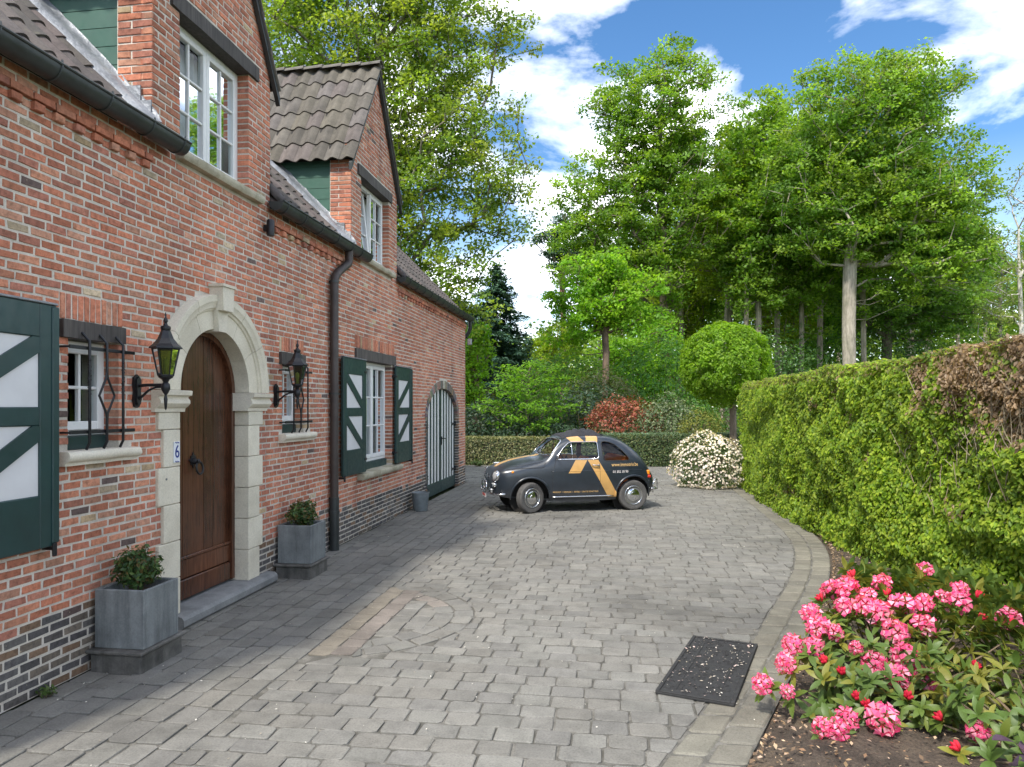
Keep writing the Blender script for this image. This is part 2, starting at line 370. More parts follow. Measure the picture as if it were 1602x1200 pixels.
M['concrete'] = mat_stone('old_concrete', (.05, .05, .045), (.12, .115, .105), (.20, .195, .18), 5, .6, True)
M['planter'] = mat_stone('zinc_grey_fibre', (.115, .125, .128), (.175, .19, .192), (.235, .25, .25), 3, .2, True)
M['beam'] = mat_wood('weathered_beam', (.035, .030, .028), (.10, .088, .08), .75)
M['door'] = mat_wood('oiled_oak', (.040, .014, .007), (.105, .040, .019), .26)
M['green'] = simple('dark_green_paint', (.012, .042, .042), .38, 0, 3, .25, .05)
M['board'] = simple('green_boards', (.045, .115, .085), .45, 0, 2.5, .2, .05)
M['white'] = simple('white_paint', (.74, .75, .74), .35, 0, 4, .06, .03)
M['panelwhite'] = simple('offwhite_panel', (.62, .62, .63), .45, 0, 3, .1, .05)
M['iron'] = simple('black_iron', (.012, .013, .016), .38, .2, 40, .4, .3)
M['zinc'] = simple('dark_zinc', (.045, .052, .052), .42, .35, 4, .35, .1)
M['pipe'] = simple('brown_zinc_pipe', (.055, .043, .038), .5, .2, 5, .35, .1)
M['chrome'] = simple('chrome', (.72, .73, .75), .14, 1, 8, .12, 0)
M['glass'] = mat_glass('window_glass'); M['carglass'] = mat_glass('car_glass', (.90, .93, .91), .07)
M['lampglass'] = mat_glass('amber_green_glass', (.34, .38, .12), .3)
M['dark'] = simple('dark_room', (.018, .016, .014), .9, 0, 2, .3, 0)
M['curtain'] = simple('curtain', (.55, .55, .55), .9, 0, 3, .2, 0)
M['rubber'] = simple('black_rubber', (.022, .022, .022), .75, 0, 30, .5, .5)
M['tyre'] = simple('dusty_tyre', (.085, .082, .078), .85, 0, 14, .35, .3)
M['rim'] = simple('cream_rim', (.17, .168, .16), .4, .3, 9, .2, .05)
M['bucket'] = simple('grey_bucket', (.20, .23, .24), .5, .2, 8, .25, .1)
M['cloth'] = simple('folded_canvas', (.020, .021, .026), .85, 0, 12, .4, .4)
M['orange'] = simple('orange_leather', (.55, .13, .025), .5, 0, 10, .2, .1)
M['amber'] = simple('amber_lens', (.75, .26, .02), .2, 0, 10, .1, 0)
M['red'] = simple('red_lens', (.45, .03, .015), .2, 0, 10, .1, 0)
M['gold'] = simple('gold_vinyl', (.52, .31, .10), .4, .15, 10, .1, 0)
M['plate'] = simple('plate_white', (.66, .62, .60), .4, 0, 10, .1, 0)
M['blue'] = simple('blue_enamel', (.02, .04, .22), .25, 0, 10, .1, 0)
M['enamel'] = simple('white_enamel', (.75, .77, .80), .2, 0, 10, .05, 0)
M['lens'] = simple('headlamp_lens', (.55, .57, .58), .12, .5, 30, .25, .1)
M['redink'] = simple('red_ink', (.35, .02, .02), .5, 0, 10, .1, 0)
M['litter'] = mat_leaf('litter', .1, .7, .2)
# ---------------------------------------------------------------- pieces (bricks, pavers, stones)
rng = random.Random(7)
def piece(q, fn, wb, wf, bev, jit, tint, corner=0):
    """a worn block: q = four (u,v) corners, wb..wf its depth, bev the rounded arris. Returns vertices, faces, tint"""
    cu = sum(p[0] for p in q)/4; cv = sum(p[1] for p in q)/4
    j = lambda a: (rng.random()-.5)*2*a
    r1 = [(u+j(jit), v+j(jit)) for u, v in q]
    if corner:   # knocked-off corners
        c_ = []
        for k in range(4):
            p, a, b = r1[k], r1[k-1], r1[(k+1) % 4]
            for o in (a, b):
                d = math.hypot(o[0]-p[0], o[1]-p[1])+1e-6; s = min(.3, corner*(.6+.8*rng.random())/d); c_.append((p[0]+(o[0]-p[0])*s, p[1]+(o[1]-p[1])*s))
        r1 = c_
    m = len(r1); r2 = []
    for u, v in r1:
        du, dv = cu-u, cv-v; d = math.hypot(du, dv)+1e-6
        k = bev*1.35/d; r2.append((u+du*k+j(jit*.5), v+dv*k+j(jit*.5)))
    vs = [fn(u, v, wb) for u, v in r1]+[fn(u, v, wf-bev*.75) for u, v in r1]
    vs += [fn(u, v, wf+j(jit*.35)) for u, v in r2]
    fs = []
    for k in range(m):
        k2 = (k+1) % m
        fs.append((k, k2, m+k2, m+k)); fs.append((m+k, m+k2, 2*m+k2, 2*m+k))
    fs.append(tuple(range(2*m, 3*m)))
    return vs, fs, tint, fn(cu, cv, wf)
def lay(pieces, name, rest_name, mat, parent, limit=300):
    """the pieces that show largest become objects of their own, the rest one joined part"""
    C = np.array([p[3] for p in pieces]); x, y, z = project(C)
    A = np.array([np.ptp(np.array(p[0]), axis=0).max() for p in pieces])
    score = np.where((z > .5) & (x > -10) & (x < 1612) & (y > -10) & (y < 1210), A/np.maximum(z, .1)**1.6, -1)
    order = np.argsort(-score); big = set(int(i) for i in order[:limit] if score[i] > 0)
    mb = MB()
    for i, (vs, fs, t, c) in enumerate(pieces):
        if i in big:
            b = MB(); c = Vector(c); b.add([Vector(v)-c for v in vs], fs, t)
            o = b.build(name, mat, parent); o.location = c
        else: mb.add(vs, fs, t)
    if mb.f: tag(mb.build(rest_name, mat, parent), kind='stuff')
def lerp_tab(tab, y):
    for (y0, x0), (y1, x1) in zip(tab, tab[1:]):
        if y <= y1: return x0+(x1-x0)*(y-y0)/(y1-y0)
    return tab[-1][1]
# ---------------------------------------------------------------- ground, driveway, bed
def sheet(name, poly, z, mat, label=None, cat=None):
    b = MB(); b.add([(x, y, z) for x, y in poly], [tuple(range(len(poly)))])
    o = b.build(name, mat, None); tag(o, kind='structure'); return o
gb = MB(); NG = 40
gx = np.linspace(-1, 1, NG+1); gx = np.sign(gx)*np.abs(gx)**3*600
gb.add([(x, y+20, -.07 if (abs(x) < 60 and abs(y) < 60) else -.07) for y in gx for x in gx],
       [(j*(NG+1)+i, j*(NG+1)+i+1, (j+1)*(NG+1)+i+1, (j+1)*(NG+1)+i) for j in range(NG) for i in range(NG)])
tag(gb.build('ground', M['ground']), kind='structure')
EDGE = [(-1, 2.4), (1.0, 3.15), (2.4, 3.68), (3.74, 4.2), (4.62, 4.55), (5.7, 4.97), (6.81, 5.36), (7.8, 5.72), (8.78, 6.01), (9.5, 6.18), (10.23, 6.29), (11.25, 6.36), (13.3, 6.4), (16.7, 6.45), (22.3, 6.5)]
def smooth_edge(y):
    return sum(lerp_tab(EDGE, y+d) for d in (-.5, -.25, 0, .25, .5))/5
YE = 22.0
poly = [(0.02, .2)]+[(smooth_edge(y), y) for y in np.linspace(.2, YE, 60)]+[(-9, YE), (-9, 16.85), (0.02, 16.85)]
drive = sheet('driveway', poly, -.0085, M['sand'])
bedp = [(smooth_edge(y)-.01, y) for y in np.linspace(.2, 17.6, 50)]
bm_ = MB(); nb = len(bedp); cols = 26; wid = 5.2
vs = []
for i, (x, y) in enumerate(bedp):
    for k in range(cols):
        u = x+wid*k/(cols-1)
        h = .0 if k == 0 else .03*mnoise.noise((u*2.2, y*2.2, 0))+.02*mnoise.noise((u*7, y*7, 3))+min(.05, .03*k)
        vs.append((u, y, -.035+h))
bm_.add(vs, [(i*cols+k, i*cols+k+1, (i+1)*cols+k+1, (i+1)*cols+k) for i in range(nb-1) for k in range(cols-1)])
tag(bm_.build('flower_bed_soil', M['soil'], smooth=True), kind='structure')
PT = lambda: rng.choice([(.205, .198, .176), (.196, .190, .171), (.214, .207, .184), (.198, .190, .168), (.208, .203, .183), (.184, .179, .163), (.201, .197, .176)])
def ptint(k=1.0):
    c = PT(); g = (.76+.18*rng.random())*k; return tuple(v*g for v in c)
pav = []
fl = lambda u, v, w: (u, v, w)
def paver(q, tint=None, jit=.0065, bev=.0042):
    area = abs(sum(q[i][0]*q[(i+1) % 4][1]-q[(i+1) % 4][0]*q[i][1] for i in range(4)))/2
    if area < .004: return
    t = tint or ptint(); dz = (rng.random()-.5)*.007
    pav.append(piece(q, fl, -.05, dz, bev, jit, t, .008+.012*rng.random()))
G_ = .0055   # half joint
IC = (1.33, 5.97); IR = 1.03
# strip beside the house: courses run along the wall
w_ = 1.33/8
for r in range(8):
    y = 1.2+rng.random()*.2; x0, x1 = .005+r*w_+G_, .005+(r+1)*w_-G_
    while y < 16.8:
        l = .20+rng.random()*.06
        paver([(x0, y+G_), (x1, y+G_), (x1, y+l-G_), (x0, y+l-G_)], ptint(1.0)); y += l
# main field: courses run across the drive
y = 1.1; row = 0
while y < YE-.08:
    h = .152+rng.random()*.018
    ya, yb = y+G_, y+h-G_; ym = y+h/2
    xl = 1.335 if ym < 16.85 else -8.9
    def left(v):
        d = v-IC[1]
        return IC[0]+math.sqrt(max(IR*IR-d*d, 0)) if abs(d) < IR else xl
    la, lb = (left(ya), left(yb)) if xl > 0 else (xl, xl)
    ra, rb = smooth_edge(ya)-.40, smooth_edge(yb)-.40
    x = min(la, lb)-rng.random()*.2 if row % 2 else min(la, lb)-.1
    while x < max(ra, rb):
        l = .19+rng.random()*.055
        a0, b0 = max(x+G_, la+G_), max(x+G_, lb+G_); a1, b1 = min(x+l-G_, ra-G_), min(x+l-G_, rb-G_)
        if a1-a0 > .035 and b1-b0 > .0: paver([(a0, ya), (a1, ya), (b1, yb), (b0, yb)])
        elif b1-b0 > .035: paver([(min(a0, a1), ya), (max(a0, a1), ya), (b1, yb), (b0, yb)])
        x += l
    y += h; row += 1
# half-round inlay in front of the door: two fan courses, two straight tan courses, infill
for (r0, r1, n, tn) in ((.86, 1.02, 15, None), (.69, .85, 12, None)):
    for k in range(n):
        a0, a1 = -math.pi/2+math.pi*k/n+.008, -math.pi/2+math.pi*(k+1)/n-.008
        q = [(IC[0]+r0*math.cos(a0), IC[1]+r0*math.sin(a0)), (IC[0]+r1*math.cos(a0), IC[1]+r1*math.sin(a0)),
             (IC[0]+r1*math.cos(a1), IC[1]+r1*math.sin(a1)), (IC[0]+r0*math.cos(a1), IC[1]+r0*math.sin(a1))]
        if max(p[0] for p in q) < IC[0]+.37: continue
        q = [(max(p[0], IC[0]+.345), p[1]) for p in q]
        if True: paver(q, (.205, .182, .158) if (r0 < .8 and 7 < k < 11) else None)
for c in range(4):
    x0, x1 = IC[0]+.17*c+G_, IC[0]+.17*(c+1)-G_
    lim = math.sqrt(max((.685 if c > 1 else 1.0)**2-(.17*(c+.6))**2, .02))
    y = IC[1]-lim
    while y < IC[1]+lim-.05:
        l = min(.17+rng.random()*.05, IC[1]+lim-y)
        t = [(.225, .200, .160), (.205, .180, .157)][c] if c < 2 else None
        if t: g = .74+.22*rng.random(); t = tuple(v*g for v in t)
        paver([(x0, y+G_), (x1, y+G_), (x1, y+l-G_), (x0, y+l-G_)], t); y += l
# edging: two courses of stones that follow the curve
for (o0, o1, ln) in ((.395, .205, .27), (.20, .0, .25)):
    y = 1.1
    while y < YE-.2:
        l = ln*(.85+.35*rng.random())
        e = lambda v, o: (smooth_edge(v)-o, v)
        y1 = y+l*.93
        paver([e(y+G_, o0-.004), e(y+G_, o1+.004), e(y1-G_, o1+.004), e(y1-G_, o0-.004)], tuple(v*k for v, k in zip(ptint(.95), (1.03, 1.0, .9))), .006, .012); y = y1
lay(pav, 'paver', 'paver_field', M['paver'], drive)
# ---------------------------------------------------------------- house
house = empty('brick_house', (0, 9.4, 0))
tag(house, 'red brick house with arched oak door, green shutters and tiled dormers', 'house')
def hpart(b, name, mat, parent=None, **k):
    p = parent or house
    o = b.build(name, mat, None, **k); adopt(o, p); return o
def adopt(o, p):
    """parts keep world coordinates under the house empty"""
    o.parent = p
    if p.parent is None: o.matrix_parent_inverse = Matrix.Translation(-p.location)
Y0, Y1 = 2.2, 16.79
ZE = 3.86                      # wall head under the eaves
D1 = (5.138, 7.06); D2 = (9.36, 11.42); ZD, ZA = 5.25, 6.86   # wall dormers: width, eaves, apex
CO = .0592; BL = .176
rects = [  # openings (y0,y1,z0,z1) and soldier courses kept free of stretchers
    (4.275, 4.76, 1.50, 2.25), (7.34, 7.87, 1.50, 2.25), (9.80, 11.13, .86, 2.46),
    (4.198, 4.802, 2.25, 2.55), (7.267, 7.87, 2.25, 2.56), (9.503, 11.284, 2.44, 2.80),
    (5.50, 6.62, 3.90, 5.06), (5.36, 6.80, 5.045, 5.185), (9.76, 11.0, 3.92, 5.02), (9.60, 11.12, 5.03, 5.18),
    (4.19, 4.90, 1.43, 1.50), (7.25, 8.06, 1.43, 1.50), (9.60, 11.46, .77, .86), (5.44, 6.80, 3.82, 3.90), (9.72, 11.12, 3.84, 3.92)]
holes = [0, 1, 2, 6, 8]
DC = 6.024; DR = .557; DS = 1.93      # front door centre, half width, springing
GC = 14.62; GW = 1.32; GZ = 1.55; GR = .62   # garage door centre, half width, springing, rise
def garage_half(z):
    if z < GZ: return GW
    t = (z-GZ)/GR
    return GW*math.sqrt(max(1-t*t, 0)) if t < 1 else 0
def door_half(z, r=DR):
    if z < DS: return r
    d = z-DS
    return math.sqrt(max(r*r-d*d, 0)) if d < r else 0
def sol(z0, z1, mort=False):
    """solid stretches of the front wall between heights z0 and z1"""
    iv = []
    if z0 < ZE-.01: iv.append([Y0, Y1])
    else:
        for a, b in (D1, D2):
            c = (a+b)/2; h = (b-a)/2
            if z1 > ZD: h *= max(0, (ZA-z1)/(ZA-ZD))
            if h > .06: iv.append([c-h, c+h])
    cuts = []
    for i, (a, b, c, d) in enumerate(rects):
        if mort and i not in holes: continue
        if z1 > c+.01 and z0 < d-.01: cuts.append((a, b))
    dw = max(door_half(z0, DR+.22), door_half(z1, DR+.22)) if not mort else door_half(z0, DR+.05)
    if not mort and z0 < DS: dw = DR+(.285 if int(max(0, z0+.03-.105)/.302) % 2 else .22)
    if not mort and z0 > DS: dw = door_half(z0, .86)
    if dw > 0: cuts.append((DC-dw, DC+dw))
    gw = garage_half(z0) if mort else (garage_half(z0)+.10 if z0 < GZ else (1.42*math.sqrt(max(1-((z0-GZ)/.79)**2, 0)) if z0 < GZ+.79 else 0))
    if gw > 0: cuts.append((GC-gw, GC+gw))
    for a, b in cuts:
        n = []
        for p, q in iv:
            if b <= p or a >= q: n.append([p, q]); continue
            if a > p: n.append([p, a])
            if b < q: n.append([b, q])
        iv = n
    return [t for t in iv if t[1]-t[0] > .02]
BR = [(.48, .185, .112), (.45, .172, .105), (.51, .215, .130), (.43, .168, .108), (.48, .21, .132), (.50, .19, .112), (.52, .24, .150), (.42, .182, .125), (.48, .25, .168), (.40, .168, .118)]
BD = [(.095, .090, .088), (.125, .117, .11), (.085, .080, .080), (.15, .125, .10), (.11, .10, .092), (.20, .13, .085)]
def btint(z, dark):
    if dark: c = rng.choice(BD)
    else: c = rng.choice(BR)
    if not dark and rng.random() < .035: c = rng.choice([(.45, .33, .20), (.14, .10, .09), (.48, .38, .26)])
    g = .8+.38*rng.random(); return tuple(v*g for v in c)
fw = lambda u, v, w: (w, u, v)           # wall facing +x
bricks = []
def course(z, z1, intervals, fn, wf, wb, off, dark=lambda u: False, endfull=True):
    for a, b in intervals:
        u = a-off*BL if off else a
        first = True
        while u < b-.005:
            l = BL*(.93+.14*rng.random())
            p0, p1 = max(u, a), min(u+l, b)
            if b-p1 < .045: p1 = b; l = p1-u
            if p1-p0 > .025:
                g = .0080
                e0 = p0 if p0 == a else p0+g; e1 = p1 if p1 == b else p1-g
                deep = -.125 if (p0 == a or p1 == b) else wb
                bricks.append(piece([(e0, z+g), (e1, z+g), (e1, z1-g), (e0, z1-g)], fn, deep, wf+(rng.random()-.4)*.005, .005, .0036, btint(z, dark(u))))
            u += l
mort = MB()
nC = int(round(ZE/CO))
zs = [i*ZE/nC for i in range(nC+1)]
while zs[-1] < ZA: zs.append(zs[-1]+CO)
for i in range(len(zs)-1):
    z, z1 = zs[i], zs[i+1]
    lim = .44+.03*math.sin(i)
    off = [0, .5][i % 2]
    dk = (lambda u, z=z: z < .40 or (z < .5 and (mnoise.noise((u*2.5, z*9, 0)) > (-.1 if z < .45 else .25))))
    course(z, z1, sol(z, z1), fw, .0, -.03, off, dk)
    for a, b in sol(z, z1, True): mort.box(-.30, -.0045, a+(0.004 if a != Y0 else 0), b-(.004 if b != Y1 else 0), z, z1)
# soldier courses over the ground-floor lintels
for (a, b, c, d) in ((4.198, 4.802, 2.372, 2.548), (7.267, 7.87, 2.392, 2.558), (9.503, 11.284, 2.612, 2.798)):
    n = int(round((b-a)/.055)); w = (b-a)/n
    for k in range(n):
        bricks.append(piece([(a+k*w+.005, c+.005), (a+(k+1)*w-.005, c+.005), (a+(k+1)*w-.005, d-.004), (a+k*w+.005, d-.004)], fw, -.03, (rng.random()-.4)*.006, .006, .003, btint(1, False)))
# corbelled eaves courses: a projecting course with spaced headers under it
for (a, b) in ((Y0, D1[0]-.02), (D1[1]+.02, D2[0]-.05), (D2[1]+.02, Y1)):
    i = nC-3; z = zs[i]
    u = a
    while u < b-.05:
        l = min(BL, b-u); bricks.append(piece([(u+.006, z+.006), (u+l-.006, z+.006), (u+l-.006, z+CO-.006), (u+.006, z+CO-.006)], fw, -.02, .032+rng.random()*.006, .006, .003, btint(3, False))); u += l
    u = a+.04
    while u < b-.09:
        bricks.append(piece([(u, z-CO+.004), (u+.082, z-CO+.004), (u+.082, z-.005), (u, z-.005)], fw, -.02, .030+rng.random()*.008, .007, .003, btint(3, False))); u += BL*.98
# garage arch: ring of brick voussoirs with a pale keystone, and dark jambs
for k in range(41):
    a0, a1 = math.pi*k/41, math.pi*(k+1)/41
    def gp(a, e): return (GC+(GW+e)*math.cos(a), GZ+(GR+e*1.15)*math.sin(a))
    e_ = .006
    q = [gp(a0+e_/2, .0), gp(a0+e_/2, .145), gp(a1-e_/2, .145), gp(a1-e_/2, .0)]
    bricks.append(piece(q, fw, -.12, .008+rng.random()*.006, .006, .002, (.55, .52, .43) if k == 20 else tuple(v*(.8+.4*rng.random()) for v in rng.choice([(.20, .17, .14), (.24, .20, .165), (.15, .14, .135), (.28, .21, .16)]))))
for i in range(int(GZ/CO)):
    for sgn in (-1, 1):
        w = .10 if i % 2 else .155
        a, b = sorted((GC+sgn*GW, GC+sgn*(GW+w)))
        bricks.append(piece([(a, i*CO+.006), (b-.006 if sgn > 0 else b, i*CO+.006), (b-.006 if sgn > 0 else b, (i+1)*CO-.006), (a, (i+1)*CO-.006)], fw, -.12, .010, .006, .003, btint(0, True)))
wall = hpart(mort, 'wall', M['mortar'])
# brick piers at the dormer corners (returns that face the viewer)
for (yp) in (D1[0], D2[0]):
    pier = MB()
    fs_ = lambda u, v, w, yp=yp: (-u, yp-w, v)
    dep = .298
    z = 3.78
    for i, zz in enumerate(zs):
        if zz < 3.7 or zz+CO > ZD-.02: continue
        cutx = max(0, zz-3.98+.0)
        for (a, b) in (((.0, .085), (.085, dep)) if i % 2 else ((.0, .175), (.175, dep))):
            bricks.append(piece([(a+.006*(a > 0), zz+.006), (b-.006, zz+.006), (b-.006, zz+CO-.006), (a+.006*(a > 0), zz+CO-.006)], fs_, -.03, .001+rng.random()*.004, .006, .0034, btint(5, False)))
    mort_p = MB(); mort_p.box(-dep, -.009, yp+.007, yp+.2, 3.86, ZD-.03)
    adopt(mort_p.build('brick_pier', M['mortar']), house)
lay(bricks, 'brick', 'brick_field', M['brick'], wall)
# rest of the house body
body = MB()
body.box(-8.0, -.302, Y1-.3, Y1-.002, -.05, ZE); body.box(-8.0, -7.7, Y0, Y1-.3, -.05, ZE); body.box(-7.7, -.302, Y0, Y0+.3, -.05, ZE)
gx = lambda p, q, w: (p, w, q)
body.prism([(-8.0, ZE+.002), (-.005, ZE+.002), (-4.0, ZE+3.98)], gx, Y1-.3, Y1-.003)
hpart(body, 'rear_walls', M['mortar'])
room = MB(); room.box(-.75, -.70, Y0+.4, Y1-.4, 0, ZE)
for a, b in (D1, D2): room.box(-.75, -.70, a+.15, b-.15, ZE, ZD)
hpart(room, 'dark_interior_sheet', M['dark'])  # near-black sheet behind the windows, room shade put into its colour
# ------------------------------------------------ roofs
TW, TL = .212, .335
def tile_mesh(name, seed, w=TW, l=TL+.06, amp=.024, th=.016, base=(.078, .068, .062)):
    r = random.Random(seed); b = MB(); n = 12
    prof = []
    for k in range(n+1):
        t = k/n
        prof.append((t*w, amp*math.sin(2*math.pi*(t-.12))))
    vs = []
    for (yy, dz) in ((0, .020), (l, 0)):
        for u, h in prof: vs.append((u, yy, h+dz))
        for u, h in prof: vs.append((u, yy, h+dz-th))
    m = n+1; fs = []
    for k in range(n):
        fs.append((k, k+1, 2*m+k+1, 2*m+k)); fs.append((m+k+1, m+k, 3*m+k, 3*m+k+1)); fs.append((k+1, k, m+k, m+k+1))
    fs.append((0, 2*m, 3*m, m)); fs.append((n, m+n, 3*m+n, 2*m+n))
    g = .8+.4*r.random(); t = tuple(c*g*(.95+.1*r.random()) for c in base)
    b.add(vs, fs, t); me = b.mesh(name, M['tile']); b.fix(me); shade_angle(me, 50)
    return me
TM = [tile_mesh('roof_tile', s) for s in range(7)]
TM2 = [tile_mesh('roof_tile', s+20, base=(.098, .088, .073)) for s in range(7)]
def lay_tiles(spots, meshes, parent, limit):
    """spots: (origin, across, up-slope, normal); nearest ones are objects, the rest one part"""
    O = np.array([s[0] for s in spots]); x, y, z = project(O)
    sc = np.where((x > -15) & (x < 1612) & (y > -15), 1/np.maximum(z, .2), -1)
    order = list(np.argsort(-sc)); big = set(int(i) for i in order[:limit] if sc[i] > 0); rest = MB()
    for i, (o, a, u, n) in enumerate(spots):
        me = meshes[rng.randrange(len(meshes))]
        mt = Matrix((( a[0], u[0], n[0], o[0]), (a[1], u[1], n[1], o[1]), (a[2], u[2], n[2], o[2]), (0, 0, 0, 1)))
        mt = mt @ Matrix.Rotation((rng.random()-.5)*.02, 4, 'Z') @ Matrix.Rotation((rng.random()-.5)*.02, 4, 'X')
        if i in big:
            ob = link('roof_tile', me, parent); ob.matrix_local = mt
        else:
            t = tuple(me.attributes['tint'].data[0].color)[:3]
            rest.add([mt @ v.co for v in me.vertices], [tuple(p.vertices) for p in me.polygons], t)
    if rest.f: tag(rest.build('tile_field', M['tile'], parent, fix=False, angle=50), kind='stuff')
S2 = math.sqrt(.5)
ROOF_Z = 3.96          # roof plane: z = ROOF_Z - x (45 degrees)
rb = MB()
rb.prism([(.07, ROOF_Z-.11), (.07, ROOF_Z-.10), (-4.0, ROOF_Z+3.97), (-8.1, ROOF_Z-.12), (-8.1, ROOF_Z-.2), (-4.0, ROOF_Z+3.85)], gx, Y0, D1[0]-.01)
rb.prism([(.07, ROOF_Z-.11), (.07, ROOF_Z-.10), (-4.0, ROOF_Z+3.97), (-8.1, ROOF_Z-.12), (-8.1, ROOF_Z-.2), (-4.0, ROOF_Z+3.85)], gx, D1[1]+.01, D2[0]-.01)
rb.prism([(.07, ROOF_Z-.11), (.07, ROOF_Z-.10), (-4.0, ROOF_Z+3.97), (-8.1, ROOF_Z-.12), (-8.1, ROOF_Z-.2), (-4.0, ROOF_Z+3.85)], gx, D2[1]+.01, Y1+.06)
for a, b in (D1, D2):
    rb.prism([(-1.32, ROOF_Z+1.2), (-1.32, ROOF_Z+1.29), (-4.0, ROOF_Z+3.972), (-8.1, ROOF_Z-.118), (-8.1, ROOF_Z-.2), (-4.0, ROOF_Z+3.85)], gx, a-.012, b+.012)
roof = hpart(rb, 'roof', M['dark'])
spots = []
for (a, b) in ((Y0, D1[0]-.015), (D1[1]+.02, D2[0]-.015), (D2[1]+.02, Y1+.08)):
    nc = int((b-a)/TW); w0 = (b-a)/nc
    for c in range(nc):
        for r_ in range(16):
            s = -.10+r_*TL
            if s > 5.55: continue
            spots.append(((-s*S2+.0, a+c*w0, ROOF_Z+s*S2+.0), (0, 1, 0), (-S2, 0, S2), (S2, 0, S2)))
lay_tiles(spots, TM, roof, 180)
# ridge of the main roof
rd = MB(); rd.tube([(-4.0, y, ROOF_Z+3.98) for y in np.arange(Y0, Y1+.2, .4)], .12, 8); hpart(rd, 'ridge', M['tile'])
def dormer_roof(y0, y1, label):
    c = (y0+y1)/2; ov = .06
    half = (y1-y0)/2+.10; rise = ZA-ZD+.02; run = (y1-y0)/2
    sl = rise/run; zl = ZD-(.10)*sl+.03
    b = MB(); xb = -(ZA-ROOF_Z)-.1
    top = ZA+.03
    hh = half-.05; zk = zl+.05*sl
    b.prism([(c-hh, zk-.035), (c, top-.035), (c+hh, zk-.035), (c+hh, zk-.07), (c, top-.10), (c-hh, zk-.07)], lambda p, q, w: (w, p, q), xb, .035)
    o = hpart(b, 'dormer_roof', M['dark'])
    L_ = math.hypot(half, top-zl); uy, uz = half/L_, (top-zl)/L_
    sp = []
    for sgn in (-1, 1):
        n = 6; st = L_/n
        for r_ in range(n):
            x_end = -(zl+uz*r_*st-ROOF_Z)-.2 if True else 0
            k = 0
            while True:
                xo = .075-k*.215
                if xo-.2 < x_end: break
                p = (xo if sgn < 0 else xo-.212, c+sgn*(half-uy*r_*st), zl+uz*r_*st)
                ac = (-1, 0, 0) if sgn < 0 else (1, 0, 0)
                nn = (0, sgn*uz, uy)
                sp.append((p, ac, (0, -sgn*uy, uz), nn)); k += 1
    lay_tiles(sp, TM2, o, 60)
    # ridge tiles
    k = 0; x = .09
    while x > xb+.2:
        r_ = MB(); prof = []
        pts = [(x, c, top+.015), (x-.33, c, top+.0)]
        n = 8; vs = []
        for (px, py, pz), rr in zip(pts+[], (.105, .092)):
            for kk in range(n+1):
                a = math.pi*kk/n; vs.append((px, py+rr*math.cos(a), pz-.02+rr*.75*math.sin(a)))
            for kk in range(n+1):
                a = math.pi*kk/n; vs.append((px, py+(rr-.016)*math.cos(a), pz-.02+(rr-.016)*.75*math.sin(a)))
        m = n+1; fs = []
        for kk in range(n):
            fs += [(kk, kk+1, 2*m+kk+1, 2*m+kk), (m+kk, 3*m+kk, 3*m+kk+1, m+kk+1), (kk, m+kk, m+kk+1, kk+1), (2*m+kk, 2*m+kk+1, 3*m+kk+1, 3*m+kk)]
        g = .85+.3*rng.random(); r_.add(vs, fs, (.12*g, .11*g, .092*g)); r_.build('ridge_tile', M['tile'], o, smooth=False); x -= .30
    # verge boards along the gable
    for sgn in (-1, 1):
        v = MB()
        v.prism([(c+sgn*(half+.01), zl-.05), (c, top-.04), (c, top-.15), (c+sgn*(half+.01), zl-.15)], lambda p, q, w: (w, p, q), .012, .055)
        v.build('verge_board', M['zinc'], o)
    return o
dormer_roof(*D1, ''); dormer_roof(*D2, '')
# green boarded cheeks, lead flashings
def cheek(y):
    bk = MB()
    xw = -1.32
    bk.prism([(-.29, ROOF_Z+.18), (-.29, ZD-.04), (xw, ZD-.04), (xw, ROOF_Z+1.26)], gx, y+.05, y+.09); o = hpart(bk, 'dormer_cheek', M['dark'])
    h = .148; z = ZD-.03
    while z-h > 4.0:
        za, zb = z-h+.006, z
        xl = lambda q: max(-1.31, -(q-ROOF_Z)+.03)
        a, b_ = min(-.300, xl(za)), min(-.300, xl(zb))
        if b_ < -.34:
            q = [(-.302, za), (-.302, zb), (b_, zb), (min(a, -.303), za)]
            m = MB(); m.prism(q, gx, y+.018+.004, y+.049)
            # chamfered lower edge of each board
            m.prism([(-.302, za-.005), (-.302, za+.002), (min(a, -.303)-.004, za+.002), (min(a, -.303), za-.005)], gx, y+.030, y+.049)
            m.build('cladding_board', M['board'], o)
        z -= h
    fl_ = MB(); n = 24; vs = []
    for i in range(n+1):
        s = i/n*1.95-.02; x = .03-s*S2; zz = ROOF_Z+s*S2
        j = .010*mnoise.noise((i*.9, y, 0))
        for (dy, dn) in ((-.17+j*2, .0), (-.135, .048+j), (-.05, .062-j), (-.008+j*.3, .066), (-.004, .14+j*2)):
            if dy > -.006: vs.append((x, y+(.012 if x < -.30 else -.012), zz+.14+j*2))
            else: vs.append((x+dn*S2, y+dy, zz+dn*S2))
    fl_.add(vs, [(i*5+k, i*5+k+1, (i+1)*5+k+1, (i+1)*5+k) for i in range(n) for k in range(4)])
    hpart(fl_, 'lead_flashing', M['lead'], smooth=True)
    st = MB()   # stepped lead on the pier
    for (x0, x1, z0, z1) in ((.004, -.085, 3.95, 4.17), (-.085, -.30, 4.04, 4.29)):
        st.box(x1, x0, y-.022, y-.010, z0, z1)
    hpart(st, 'step_flashing', M['lead'])
cheek(D1[0]); cheek(D2[0])
